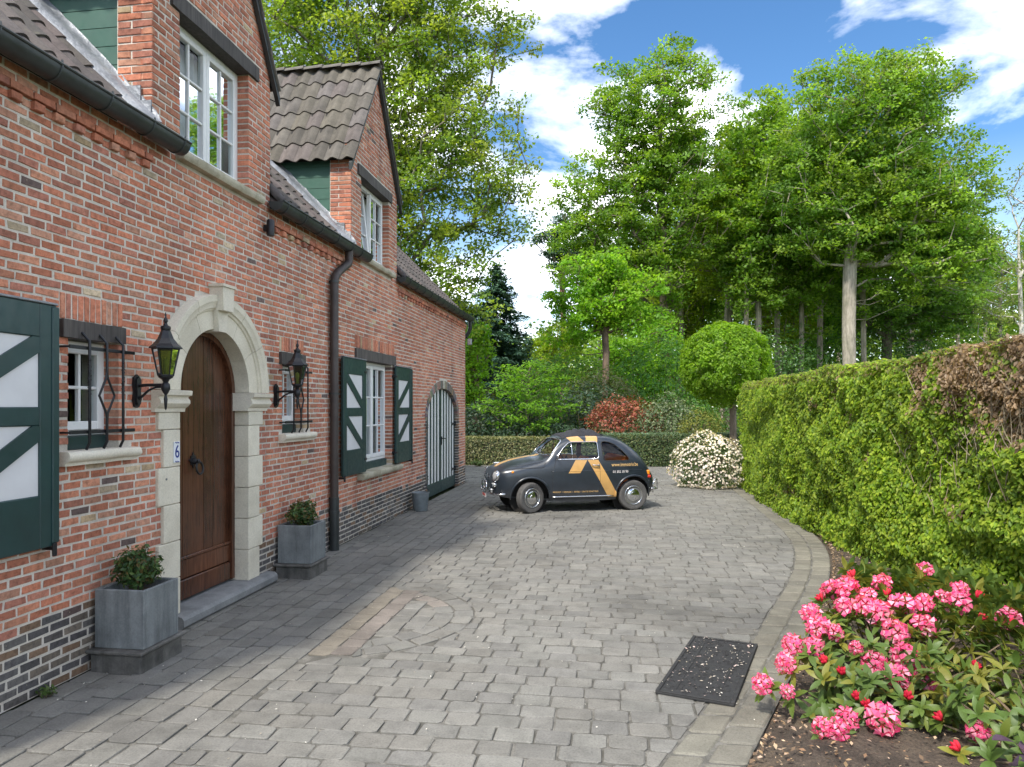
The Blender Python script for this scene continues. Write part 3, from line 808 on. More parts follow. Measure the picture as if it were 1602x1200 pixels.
# near-side end of the roof beside each dormer's far wall gets a lead soaker
for y in (D1[1], D2[1]):
    s = MB(); vs = []
    for i in range(9):
        t = i/8; j = .012*mnoise.noise((i*1.3, y, 5)); x = .16-.9*t; zz = ROOF_Z-x+.045
        vs += [(x, y+.004, zz+.12+j), (x, y+.01, zz+.01), (x+j, y+.17+j, zz+.02+j), (x, y+.27, zz-.005)]
    s.add(vs, [(i*4+k, i*4+k+1, (i+1)*4+k+1, (i+1)*4+k) for i in range(8) for k in range(3)]); hpart(s, 'lead_soaker', M['lead'], smooth=True)
# gutters
def gutter(ya, yb, joints):
    b = MB(); r = .082; cx, cz = .105, 3.905; n = 12
    ys = list(np.linspace(ya, yb, max(4, int((yb-ya)/.4))))
    vs = []
    for y in ys:
        for rr in (r, r-.006):
            for k in range(n+1):
                a = math.pi+math.pi*k/n; vs.append((cx+rr*math.cos(a), y, cz+rr*math.sin(a)*1.1))
    m = n+1; W_ = 2*m; fs = []
    for i in range(len(ys)-1):
        for k in range(n):
            fs += [(i*W_+k, i*W_+k+1, (i+1)*W_+k+1, (i+1)*W_+k), (i*W_+m+k, (i+1)*W_+m+k, (i+1)*W_+m+k+1, i*W_+m+k+1)]
    b.add(vs, fs)
    for y in (ya, yb):
        e = [(cx+r*math.cos(math.pi+math.pi*k/n), y, cz+r*1.1*math.sin(math.pi+math.pi*k/n)) for k in range(n+1)]
        b.add(e, [tuple(range(n+1))])
    b.tube([(cx+r, y, cz+.004) for y in ys], .011, 8); b.tube([(cx-r, y, cz+.004) for y in ys], .007, 6)
    o = hpart(b, 'gutter', M['zinc'], smooth=False, angle=35)
    for y in joints:
        q = MB(); q.tube([(cx+(r+.003)*math.cos(math.pi+math.pi*k/14), y, cz+(r+.003)*1.1*math.sin(math.pi+math.pi*k/14)) for k in range(15)]+[(cx+r, y, cz+.03)], .0065, 6)
        q.build('gutter_bracket', M['zinc'], o)
    return o
gutter(Y0, 5.36, [3.55, 4.0, 4.45, 4.9, 5.28]); gutter(6.98, 9.72, [7.1, 7.55, 8.0, 8.5, 8.98, 9.32]); gutter(11.34, 16.95, list(np.arange(11.6, 16.9, .47)))
# downpipe
dp = MB(); px, py = .065, 8.62
dp.tube([(.105, 9.02, 3.84), (.105, 9.02, 3.72), (.10, 9.0, 3.66), (.075, 8.72, 3.50), (px, 8.64, 3.42), (px, py, 3.34), (px, py, .64)], .053, 14)
dpo = hpart(dp, 'downpipe', M['pipe'], smooth=False, angle=40)
lo = MB(); lo.tube([(px, py, .66), (px, py, .0)], .060, 14); lo.tube([(px, py, .50), (px, py, .46)], .068, 14); lo.build('cast_iron_foot', M['zinc'], dpo, angle=40)
for z in (1.95, 3.35, .64):
    k = MB(); k.tube([(px, py, z), (px, py, z+.025)], .059, 14); k.box(.0, .03, py-.02, py+.02, z, z+.025); k.build('pipe_clip', M['zinc'], dpo)
dq = MB(); dq.tube([(.10, 16.85, 3.83), (.10, 16.86, 3.66), (.06, 16.87, 3.55), (-.05, 16.87, 3.42), (-.1, 16.87, 3.3), (-.1, 16.87, .0)], .045, 10); hpart(dq, 'corner_downpipe', M['zinc'], angle=40)
# ------------------------------------------------ lintels and sills
def lintel(y0, y1, z0, z1, xo=.03):
    b = MB(); n = 10; vs = []
    for i in range(n+1):
        y = y0+(y1-y0)*i/n
        for (x, z) in ((-.12, z0), (xo, z0), (xo, z1), (-.12, z1)):
            vs.append((x+.006*mnoise.noise((y*6, z*9, 1)), y, z+.007*mnoise.noise((y*5, z*3, 2))))
    fs = [(i*4+k, i*4+(k+1) % 4, (i+1)*4+(k+1) % 4, (i+1)*4+k) for i in range(n) for k in range(4)]+[(0, 1, 2, 3), (n*4, n*4+1, n*4+2, n*4+3)]
    b.add(vs, fs); hpart(b, 'lintel', M['beam'])
lintel(4.198, 4.802, 2.252, 2.37); lintel(7.267, 7.87, 2.255, 2.388); lintel(9.503, 11.284, 2.462, 2.608)
lintel(5.37, 6.79, 5.048, 5.183, .025); lintel(9.61, 11.11, 5.032, 5.178, .025)
def sill(y0, y1, z0, z1, out, mat, nose):
    b = MB(); prof = [(-.12, z0)]
    h = z1-z0
    if nose: prof += [(.0, z0), (out*.55, z0), (out*.62, z0+h*.22), (out*.85, z0+h*.32), (out, z0+h*.5), (out*1.02, z0+h*.7), (out*.93, z0+h*.92), (out*.8, z1), (-.12, z1)]
    else: prof += [(out*.8, z0), (out, z0+h*.3), (out, z0+h*.85), (out*.9, z1), (-.12, z1+.015)]
    n = 14; vs = []; K = len(prof)
    for i in range(n+1):
        y = y0+(y1-y0)*i/n; e = 0
        for (x, z) in prof: vs.append((x+(.007*mnoise.noise((y*7, z*20, 1)) if x > .01 else 0), y, z+.005*mnoise.noise((y*6, z*3, 4))))
    fs = [(i*K+k, i*K+(k+1) % K, (i+1)*K+(k+1) % K, (i+1)*K+k) for i in range(n) for k in range(K)]+[tuple(range(K)), tuple(range(n*K, n*K+K))]
    b.add(vs, fs); return hpart(b, 'window_sill', mat, angle=40)
sill(4.19, 4.90, 1.412, 1.505, .085, M['limestone'], True); sill(7.25, 8.06, 1.412, 1.505, .085, M['limestone'], True)
sill(9.60, 11.46, .775, .862, .10, M['sillstone'], False)
sill(5.44, 6.80, 3.825, 3.90, .08, M['sillstone'], False); sill(9.72, 11.12, 3.845, 3.92, .08, M['sillstone'], False)
# ------------------------------------------------ windows
def curtain_mesh(y0, y1, z0, z1, x, parent):
    b = MB(); n = 30; vs = []
    for i in range(n+1):
        y = y0+(y1-y0)*i/n; xx = x+.02*math.sin(i*1.25)+.01*math.sin(i*.5)
        vs += [(xx, y, z0), (xx, y, z1)]
    b.add(vs, [(2*i, 2*i+2, 2*i+3, 2*i+1) for i in range(n)]); return b.build('curtain', M['curtain'], parent, smooth=True)
def window(y0, y1, z0, z1, x, leaves, cols, rows, fr=.05, curtains=(), low=0, tilt=None):
    """frame with its glazing bars, a pane object for each light"""
    F = MB(); f = fr
    F.bbox(x-.05, x+.015, y0, y0+f, z0, z1); F.bbox(x-.05, x+.015, y1-f, y1, z0, z1)
    F.bbox(x-.05, x+.013, y0+f, y1-f, z0, z0+f); F.bbox(x-.05, x+.013, y0+f, y1-f, z1-f, z1)
    w = hpart(F, 'window', M['white'])
    if low: lb = MB(); lb.bbox(x-.06, x+.04, y0+.003, y1-.003, z0-low, z0-.002); lb.build('bottom_board', M['green'], w)
    lw = (y1-y0-2*f)/leaves; s = .048
    for l in range(leaves):
        a = y0+f+l*lw+.003; b_ = a+lw-.006; za, zb = z0+f+.003, z1-f-.003
        sh = (lambda z: -tilt*(z-za)/(zb-za)) if (tilt and l == 0) else (lambda z: 0)
        S = MB()
        def bar(p0, p1, q0, q1, d0=-.03, d1=.028):
            t = MB(); t.bbox(x+d0, x+d1, p0, p1, q0, q1, .005); S.add([(vx+sh(vz), vy, vz) for vx, vy, vz in t.v], t.f)
        bar(a, a+s, za, zb); bar(b_-s, b_, za, zb); bar(a+s, b_-s, za, za+s*1.25, -.03, .026); bar(a+s, b_-s, zb-s, zb, -.03, .026)
        pw = (b_-a-2*s)/cols; ph = (zb-za-2.25*s)/rows
        for c in range(1, cols): bar(a+s+c*pw-.011, a+s+c*pw+.011, za+s*1.25, zb-s, -.018, .016)
        for r_ in range(1, rows): bar(a+s, b_-s, za+s*1.25+r_*ph-.011, za+s*1.25+r_*ph+.011, -.019, .0175)
        S.build('casement', M['white'], w)
        for c in range(cols):
            for r_ in range(rows):
                P_ = MB(); pa, pb = a+s+c*pw, a+s+(c+1)*pw; qa, qb = za+s*1.25+r_*ph, za+s*1.25+(r_+1)*ph
                tl = (rng.random()-.5)*.004
                P_.add([(x-.004+sh(qa), pa, qa), (x-.004+sh(qa)+tl, pb, qa), (x-.004+sh(qb)+tl, pb, qb), (x-.004+sh(qb), pa, qb)], [(0, 1, 2, 3)])
                P_.build('pane', M['glass'], w)
    for (ca, cb) in curtains: curtain_mesh(ca, cb, z0+.06, z1-.04, x-.16, w)
    return w
window(4.275, 4.76, 1.60, 2.25, -.13, 1, 2, 2, .035, low=.095)
window(7.34, 7.87, 1.60, 2.25, -.13, 1, 2, 2, .035, low=.095)
window(9.80, 11.13, .98, 2.46, -.12, 2, 2, 3, .045, ((9.86, 10.2), (10.5, 11.05)), low=.115)
window(5.50, 6.62, 3.905, 5.05, -.13, 2, 2, 3, .05, ((5.56, 6.56),))
window(9.76, 11.0, 3.925, 5.03, -.12, 2, 2, 3, .05, ((10.4, 10.95),), tilt=.10)
# ------------------------------------------------ shutters
def shutter(y0, y1, z0, z1, flip, x=.045):
    B = MB(); B.bbox(x-.012, x+.004, y0+.012, y1-.012, z0+.012, z1-.012, .004)
    o = hpart(B, 'shutter', M['green']); t = x+.004; st = .135; ext = .03
    h = z1-z0; top = .21*h/1.52*1.0; bot = .33*h/1.52; mid = .115
    def piece_(name, a, b, c, d, mat, d0=-.002, d1=.022): q = MB(); q.bbox(t+d0, t+d1, a, b, c, d, .006); q.build(name, mat, o)
    piece_('stile', y0, y0+st, z0, z1, M['green']); piece_('stile', y1-st, y1, z0, z1, M['green'])
    piece_('rail', y0+st+.001, y1-st-.001, z1-top, z1, M['green'], -.002, .0215); piece_('rail', y0+st+.001, y1-st-.001, z0, z0+bot, M['green'], -.002, .0215)
    zm = z0+bot+(h-top-bot)/2
    piece_('rail', y0+st+.001, y1-st-.001, zm-mid/2, zm+mid/2, M['green'], -.002, .0215)
    for (c, d) in ((z0+bot, zm-mid/2), (zm+mid/2, z1-top)):
        piece_('panel', y0+st-.004, y1-st+.004, c-.004, d+.004, M['panelwhite'], -.003, .008)
        a, b = y0+st, y1-st; bw = .062; q = MB()
        if flip: pl = [(a, c), (a+bw*.9, c), (b, d-bw*1.5), (b, d), (b-bw*.9, d), (a, c+bw*1.5)]
        else: pl = [(b, c), (b-bw*.9, c), (a, d-bw*1.5), (a, d), (a+bw*.9, d), (b, c+bw*1.5)]
        q.prism(pl, lambda p, r_, w: (w, p, r_), t-.002, t+.0205); q.build('brace', M['green'], o)
    e = (y1-.045, y1+.012) if flip else (y0-.012, y0+.045)
    piece_('meeting_strip', e[0], e[1], z0+.02, z1-.01, M['green'], .0, .032)
    for zz in (z0+.16, z1-.18):
        k = MB(); ys = (y0, y0+.1) if flip else (y1-.1, y1); k.bbox(.0, t+.03, ys[0]-.01 if flip else ys[0]+.02, ys[1]-.02 if flip else ys[1]+.01, zz, zz+.035); k.build('hinge', M['iron'], o)
    k = MB(); yy = y1-.03 if flip else y0+.03; k.tube([(.0, yy, z0-.015), (t+.03, yy, z0-.015), (t+.03, yy, z0-.05)], .012, 8); k.tube([(t+.03, yy, z0-.06), (t+.03, yy, z0+.02)], .014, 8); k.build('shutter_catch', M['iron'], o)
    tp = MB(); tp.bbox(x-.014, t+.036, y0+.002, y1-.002, z1-.001, z1+.014, .004); tp.build('top_capping', M['lead'], o)
shutter(3.20, 4.095, .925, 2.435, True); shutter(8.90, 9.77, .885, 2.445, False); shutter(11.16, 12.06, .885, 2.445, True)
# ------------------------------------------------ front door and stone surround
dx = -.165
dB = MB(); dB.box(-.30, dx-.02, DC-DR-.02, DC+DR+.02, .10, DS+DR+.02); door = hpart(dB, 'front_door', M['dark'])
npl = 7; pw = 2*DR/npl
for k in range(npl):
    a = DC-DR+k*pw; b = a+pw; N_ = 6
    tops = [(a+.003+(pw-.006)*i/N_) for i in range(N_+1)]
    poly = [(a+.003, .50), (b-.003, .50)]+[(u, DS+math.sqrt(max(DR*DR-(u-DC)**2, 0))) for u in reversed(tops)]
    q = MB(); q.prism(poly, lambda p, r_, w: (w, p, r_), dx-.02, dx+.004*((k*7) % 3)/3)
    pl = q.build('plank', M['door'], door)
for (z0, z1, o_) in ((.13, .30, .03), (.305, .47, .018), (.47, .50, .028)):
    q = MB(); q.bbox(dx-.02, dx+o_, DC-DR+.002, DC+DR-.002, z0, z1, .008); q.build('kick_rail', M['door'], door)
fr_ = MB()   # narrow frame bead along the far jamb
fr_.bbox(dx-.02, dx+.045, DC+DR-.052, DC+DR-.001, .13, DS); vs = []; n = 20
for k in range(n+1):
    a = math.pi*k/n
    for rr, xx in ((DR-.001, dx-.02), (DR-.001, dx+.045), (DR-.052, dx+.045), (DR-.052, dx-.02)): vs.append((xx, DC+rr*math.cos(a), DS+.0005+rr*math.sin(a)))
fr_.add(vs, [(i*4+k, i*4+(k+1) % 4, (i+1)*4+(k+1) % 4, (i+1)*4+k) for i in range(n) for k in range(4)])
fr_.build('door_frame', M['door'], door)
kn = MB(); ky, kz = DC-.09, 1.295
kn.prism([(ky+r_*math.cos(a), kz+.03+r_*1.15*math.sin(a)) for a, r_ in [(math.pi*2*i/16, (.062 if i % 4 == 0 else .038 if i % 2 else .05)) for i in range(16)]], lambda p, q, w: (w, p, q), dx+.0, dx+.014)
kn.lathe([(.03, 0), (.028, .02), (.016, .04), (.022, .055), (.0, .065)], (dx+.01, ky, kz+.02), 14, M=Matrix.Rotation(R(90), 3, 'Y').to_4x4())
kn.tube([(dx+.045+.02*abs(math.sin(t/2)), ky+.02+.05*math.sin(t), kz-.04+.055*math.cos(t)) for t in [2*math.pi*i/20 for i in range(20)]], .010, 8, closed=True)
kn.build('ring_knocker', M['iron'], door, angle=40)
sur = MB(); sur.box(-.02, -.012, DC-DR-.2, DC-DR-.01, .11, 1.75); sur.box(-.02, -.012, DC+DR+.01, DC+DR+.2, .11, 1.75)
sur = hpart(sur, 'door_surround', M['mortar'])
def stone(name, b, **k): return b.build(name, M['limestone'], sur, **k)
for sgn in (-1, 1):
    z = .105; i = 0
    while z < 1.70:
        z1 = min(z+.302, 1.757); w = .22 if int((z+.02)/.302) % 2 == 0 else .285
        a, b = sorted((DC+sgn*DR, DC+sgn*(DR+w-.006)))
        g = .93+.12*rng.random(); q = MB(); q.bbox(-.20, .022+rng.random()*.003, a, b, z+.0025, z1-.0025, .005, (g, g, g*.98)); stone('jamb_stone', q); z = z1
    # moulded impost
    prof = [(-.20, 1.757), (.035, 1.757), (.04, 1.785), (.062, 1.80), (.085, 1.825), (.082, 1.852), (.066, 1.868), (.068, 1.88), (.10, 1.892), (.105, 1.925), (.095, 1.93), (-.20, 1.93)]
    a, b = sorted((DC+sgn*(DR-.045), DC+sgn*(DR+.345)))
    q = MB(); K = len(prof); vs = []
    for yy in (a, b): vs += [(x, yy, z) for x, z in prof]
    q.add(vs, [(k, (k+1) % K, K+(k+1) % K, K+k) for k in range(K)]+[tuple(range(K)), tuple(range(K, 2*K))]); stone('impost', q)
prof = [(DR, -.20), (DR, .026), (.715, .026), (.722, .040), (.738, .046), (.745, .062), (.775, .066), (.80, .080), (.855, .082), (.862, .06), (.862, -.05)]
va = [0, 33, 62, 83.5, 96.5, 118, 147, 180]
for i in range(7):
    if i == 3: continue
    q = MB(); n = 7; vs = []; K = len(prof); g = .93+.12*rng.random()
    for k in range(n+1):
        a = R(va[i]+(va[i+1]-va[i])*k/n) + (.003 if k == 0 else -.003 if k == n else 0)
        for r_, x in prof: vs.append((x, DC+r_*math.cos(a), DS+.004+r_*math.sin(a)))
    q.add(vs, [(k*K+m, k*K+(m+1) % K, (k+1)*K+(m+1) % K, (k+1)*K+m) for k in range(n) for m in range(K)]+[tuple(range(K)), tuple(range(n*K, n*K+K))], (g, g, g*.98)); stone('voussoir', q, angle=25)
q = MB()
def kfn(p, r_, w): return (w, DC+p, r_)
q.prism([(-.062, DS+DR-.02), (.062, DS+DR-.02), (.083, DS+.72), (-.083, DS+.72)], kfn, -.20, .075)
q.prism([(-.083, DS+.721), (.083, DS+.721), (.098, DS+.93), (-.098, DS+.93)], kfn, -.05, .13)
q.prism([(-.112, DS+.931), (.112, DS+.931), (.112, DS+.955), (-.112, DS+.955)], kfn, -.05, .145); stone('keystone', q)
st = MB(); K = []; prof = [(-.30, .0), (.10, .0), (.125, .025), (.125, .075), (.105, .10), (.07, .108), (-.30, .112)]
vs = []
for yy in (5.36, 6.98): vs += [(x, yy, z) for x, z in prof]
n = len(prof); st.add(vs, [(k, (k+1) % n, n+(k+1) % n, n+k) for k in range(n)]+[tuple(range(n)), tuple(range(n, 2*n))]); hpart(st, 'doorstep', M['bluestone'], angle=30)
np_ = MB(); np_.bbox(.024, .032, 5.368, 5.452, 1.345, 1.515, .003); num = hpart(np_, 'house_number', M['enamel'])
def text_mesh(s, size, ext=0.0015, font_scale=(1, 1)):
    cu = bpy.data.curves.new('lettering', 'FONT'); cu.body = s; cu.size = size; cu.align_x = 'CENTER'; cu.align_y = 'CENTER'; cu.extrude = ext
    cu.resolution_u = 3
    o = bpy.data.objects.new('lettering', cu); COL.objects.link(o)
    me = bpy.data.meshes.new_from_object(o.evaluated_get(bpy.context.evaluated_depsgraph_get())); bpy.data.objects.remove(o); return me
me = text_mesh('6', .15); me.materials.append(M['blue'])
for v in me.vertices: x, y, z = v.co; v.co = (.0335+z, 5.41+x*.85, 1.43+y)
link('numeral', me, num)
for zz in (1.353, 1.507):
    q = MB(); q.tube([(.034, 5.385+.05*i/8, zz+.005*math.sin(i*1.6)) for i in range(9)], .003, 5); q.build('number_ornament', M['blue'], num)
db = MB(); db.bbox(.0, .022, 5.265, 5.30, 1.195, 1.245, .004); db.lathe([(.010, 0), (.009, .006), (0, .008)], (.021, 5.283, 1.222), 10, M=Matrix.Rotation(R(90), 4, 'Y')); hpart(db, 'doorbell', M['bluestone'])
# ------------------------------------------------ garage door
gB = MB(); gB.box(-.30, -.15, GC-GW-.03, GC+GW+.03, .0, GZ+GR+.02); gar = hpart(gB, 'garage_door', M['dark'])
gx_ = []
for s0 in (GC-GW, GC):
    u = s0
    for k in range(11):
        wd = .095 if k % 2 == 0 else .15
        wd *= GW/(6*.095+5*.15); gx_.append((u, u+wd, k % 2 == 0)); u += wd
for a, b, dark in gx_:
    us = [a+.002, (a+b)/2, b-.002]
    poly = [(a+.002, .27), (b-.002, .27)]+[(u, GZ+GR*math.sqrt(max(1-((u-GC)/GW)**2, .0004))) for u in reversed(us)]
    q = MB(); q.prism(poly, lambda p, r_, w: (w, p, r_), -.15, -.068 if dark else -.074); q.build('plank', M['green'] if dark else M['white'], gar)
for (a, b) in ((GC-GW+.004, GC-.004), (GC+.004, GC+GW-.004)):
    q = MB(); q.bbox(-.15, -.055, a, b, .03, .268); q.build('kick_board', M['green'], gar)
for sgn in (-1, 1):
    for z in (.42, 1.42):
        y = GC+sgn*(GW-.01); q = MB(); q.tube([(-.06, y, z), (-.055, y-sgn*.20, z), (-.055, y-sgn*.30, z+.025)], [.016, .013, .006], 6); q.tube([(-.06, y, z), (-.055, y-sgn*.30, z-.03)], [.014, .006], 6); q.lathe([(.025, -.05), (.025, .05)], (-.06, y, z), 10); q.build('strap_hinge', M['iron'], gar)
q = MB(); q.bbox(-.07, -.05, GC+.04, GC+.09, 1.0, 1.18); q.tube([(-.05, GC+.065, 1.14), (.0, GC+.065, 1.14), (.0, GC+.16, 1.13)], .011, 8); q.build('door_handle', M['iron'], gar)
# ------------------------------------------------ window grilles
def grille(y0, y1, zb, zt, label):
    G = MB(); xs = .085
    for z in (zt-.06, zb+.13): G.bbox(xs-.022, xs-.010, y0-.075, y1+.075, z-.012, z+.012, .003)
    for z in (zt-.06, zb+.13):
        for y in (y0-.07, y1+.07): G.tube([(-.005, y, z), (xs-.012, y, z)], .008, 6)
    o = hpart(G, 'window_grille', M['iron'])
    ys = [y0+(y1-y0)*t for t in (.18, .52, .86)]
    for i, y in enumerate(ys):
        b = MB(); top = [(.028, y, zt+.045), (xs, y, zt-.015)]; bot = [(xs, y, zb+.06), (.06, y+.0, zb+.012)]
        if i != 1:
            b.tube(top+[(xs, y, zt-.2)]+bot[:0]+[(xs, y, zb+.35), bot[0], bot[1]], .0095, 8)
            for k in range(9):
                z = zb+.38+k*.026; b.tube([(xs+.009*math.cos(k*1.1), y+.009*math.sin(k*1.1), z), (xs-.009*math.cos(k*1.1), y-.009*math.sin(k*1.1), z+.026)], .007, 5)
        else:
            zc = (zt+zb)/2; b.tube(top+[(xs, y, zc+.16)], .0095, 8); b.tube([(xs, y, zc-.16)]+bot, .0095, 8)
            for s_ in (-1, 1): b.tube([(xs, y, zc+.17), (xs, y+s_*.008, zc+.12), (xs, y+s_*.075, zc), (xs, y+s_*.008, zc-.12), (xs, y, zc-.17)], .008, 6)
        b.build('grille_bar', M['iron'], o, angle=50)
grille(4.275, 4.76, 1.50, 2.25, ''); grille(7.34, 7.87, 1.50, 2.25, '')
# ---------------------------------------------------------------- things at the wall
def lantern(y, label):
    t = empty('wall_lantern', (0, y, 1.915)); x = .25; tag(t, label, 'lantern', 'wall lanterns beside the front door')
    b = MB()
    poly = []
    for (py, pz) in ((-.035, .10), (.0, .125), (.035, .10), (.04, .05), (.028, 0), (.04, -.07), (.025, -.115), (0, -.125), (-.025, -.115), (-.04, -.07), (-.028, 0), (-.04, .05)): poly.append((py, pz))
    b.prism(poly, lambda p, q, w: (w, p, q), .004, .022); b.prism([(p*.7, q*.85) for p, q in poly], lambda p, q, w: (w, p, q), .022, .036); b.build('backplate', M['iron'], t)
    a = MB(); a.tube([(.03, 0, .04), (.10, 0, .045), (x, 0, .045)], .012, 8)
    a.tube([(.03, 0, -.06), (.07, 0, -.03), (.11, 0, .005), (.17, 0, .028), (.22, 0, .03)], [.012, .010, .009, .008, .007], 8); a.build('bracket_arm', M['iron'], t, angle=50)
    c = MB(); c.lathe([(.0, -.145), (.008, -.13), (.014, -.06), (.008, -.03), (.02, -.01), (.032, .015), (.030, .05), (.018, .065), (.026, .085), (.05, .10), (.052, .112), (.0, .112)], (x, 0, 0), 12); c.build('stem', M['iron'], t, angle=40)
    z0, z1, r0, r1 = .112, .315, .052, .093; n = 6
    cg = MB()
    for k in range(n):
        p = R(60*k+30); cg.tube([(x+r0*math.cos(p), r0*math.sin(p), z0), (x+r1*math.cos(p), r1*math.sin(p), z1)], .005, 5)
    for zz, rr in ((z0+.003, r0), (z1-.003, r1)): cg.tube([(x+rr*math.cos(R(60*k+30)), rr*math.sin(R(60*k+30)), zz) for k in range(n)], .006, 5, closed=True)
    cg.build('cage', M['iron'], t)
    for k in range(n):
        p, q = R(60*k+30), R(60*k+90); gl = MB(); e = .97
        gl.add([(x+e*r0*math.cos(p), e*r0*math.sin(p), z0), (x+e*r0*math.cos(q), e*r0*math.sin(q), z0), (x+e*r1*math.cos(q), e*r1*math.sin(q), z1), (x+e*r1*math.cos(p), e*r1*math.sin(p), z1)], [(0, 1, 2, 3)]); gl.build('glass_pane', M['lampglass'], t)
    bl = MB(); bl.lathe([(.012, z0), (.014, z0+.06), (.022, z0+.09), (.020, z0+.12), (0, z0+.135)], (x, 0, 0), 10); bl.build('bulb', M['enamel'], t, smooth=True)
    cp = MB(); cp.lathe([(.0, z1-.002), (.115, z1), (.113, z1+.010), (.085, z1+.035), (.055, z1+.075), (.036, z1+.125), (.028, z1+.14)], (x, 0, 0), 6, M=Matrix.Rotation(R(30), 4, 'Z')); cp.build('cap', M['iron'], t)
    f = MB(); f.lathe([(.033, z1+.138), (.036, z1+.15), (.034, z1+.165), (.018, z1+.172), (.010, z1+.19), (.016, z1+.205), (.014, z1+.22), (.005, z1+.235), (.007, z1+.25), (.0, z1+.275)], (x, 0, 0), 12); f.build('finial', M['iron'], t, angle=40)
lantern(4.936, 'black wall lantern between the barred window and the stone door arch, nearest the camera')
lantern(7.165, 'black wall lantern in front of the second barred window, right of the front door')
fl = empty('floodlight', (.05, 16.80, 3.35)); tag(fl, 'small grey floodlight under the far end of the gutter', 'light')
b = MB(); b.bbox(.0, .10, -.02, .06, -.09, .06, .012); b.build('housing', M['bucket'], fl); b = MB(); b.tube([(-.05, .02, .1), (.02, .02, .06)], .015, 6); b.build('arm', M['iron'], fl)
b = MB(); b.bbox(.01, .09, -.026, -.018, -.08, .05, .004); b.build('lens', M['lens'], fl)
sn = empty('motion_sensor', (.03, 6.93, 3.62)); tag(sn, 'black cylindrical sensor on the brickwork at the gutter end beside the first dormer', 'sensor')
b = MB(); b.lathe([(.0, -.09), (.035, -.08), (.04, -.04), (.04, .07), (.03, .085), (0, .088)], (.04, 0, 0), 14); b.build('housing', M['iron'], sn, angle=40); b = MB(); b.box(-.03, .01, -.02, .02, -.03, .03); b.build('mount', M['iron'], sn)
# ---------------------------------------------------------------- leaves
nr = np.random.default_rng(11)
def unit(v): return v/np.maximum(np.linalg.norm(v, axis=-1, keepdims=True), 1e-9)
def leaf_arrays(C, Nrm, size, aspect=.55, fold=.25, droop=0., dirs=None):
    """rhombic folded leaves: centre C, facing Nrm, two triangles each"""
    n = len(C); d = nr.normal(size=(n, 3)) if dirs is None else dirs
    d = unit(d-Nrm*np.sum(d*Nrm, 1, keepdims=True)); s = np.cross(Nrm, d); sz = np.asarray(size).reshape(-1, 1)*np.ones((n, 1))
    V = np.empty((n, 4, 3)); V[:, 0] = C-d*sz*.5; V[:, 2] = C+d*sz*.5-Nrm*sz*droop
    V[:, 1] = C+s*sz*aspect*.5+Nrm*sz*fold*.4; V[:, 3] = C-s*sz*aspect*.5+Nrm*sz*fold*.4
    F = (np.arange(n)*4)[:, None, None]+np.array([[0, 1, 2], [0, 2, 3]])[None]
    return V.reshape(-1, 3), F.reshape(-1, 3)
def tints(n, pal, var=.25, k=2):
    pal = np.array(pal); i = nr.integers(0, len(pal), n); c = pal[i]*(1-var+2*var*nr.random((n, 1)))
    return np.repeat(np.clip(c, 0, 1), k, 0)
def blob_points(n, c, r, shell=.75, lump=.18, freq=2.2, flat=None, seed=0):
    """points through the outer part of a lumpy ellipsoid, with outward normals"""
    d = unit(nr.normal(size=(n, 3))); rr = shell+(1-shell)*nr.random((n, 1))**.6
    l = np.array([mnoise.fractal(Vector((q[0]*freq+seed, q[1]*freq, q[2]*freq)), 1, 2, 3) for q in d]).reshape(-1, 1)
    rr = rr*(1+lump*l)
    if flat is not None: d[:, 2] = np.maximum(d[:, 2], flat)
    return np.array(c)+d*rr*np.array(r), unit(d/np.array(r))
# ---------------------------------------------------------------- planters
def small_shrub(name, c, r, n, label, cat, size, pal, group=None, stem=.12):
    t = empty(name, (c[0], c[1], c[2]-r[2]-stem)); tag(t, label, cat, group)
    P, Nn = blob_points(n, (0, 0, r[2]+stem), r, .25, .35, 2.6, seed=c[1])
    Nn = unit(Nn+nr.normal(size=Nn.shape)*.6+np.array([0, 0, .4]))
    V, F = leaf_arrays(P, Nn, size*(.7+.6*nr.random(n)), .5); link('foliage', np_mesh('foliage', V, F, tints(n, pal, .35), M['glossleaf']), t)
    b = MB()
    for k in range(7):
        a = k*.9; b.tube([(.01*math.cos(a), .01*math.sin(a), -.02), (.03*math.cos(a), .03*math.sin(a), stem), (r[0]*.7*math.cos(a), r[1]*.7*math.sin(a), stem+r[2]*(.8+.1*(k % 3)))], [.007, .005, .002], 5, tint=(.10, .075, .05))
    b.build('stems', M['bark'], t); return t
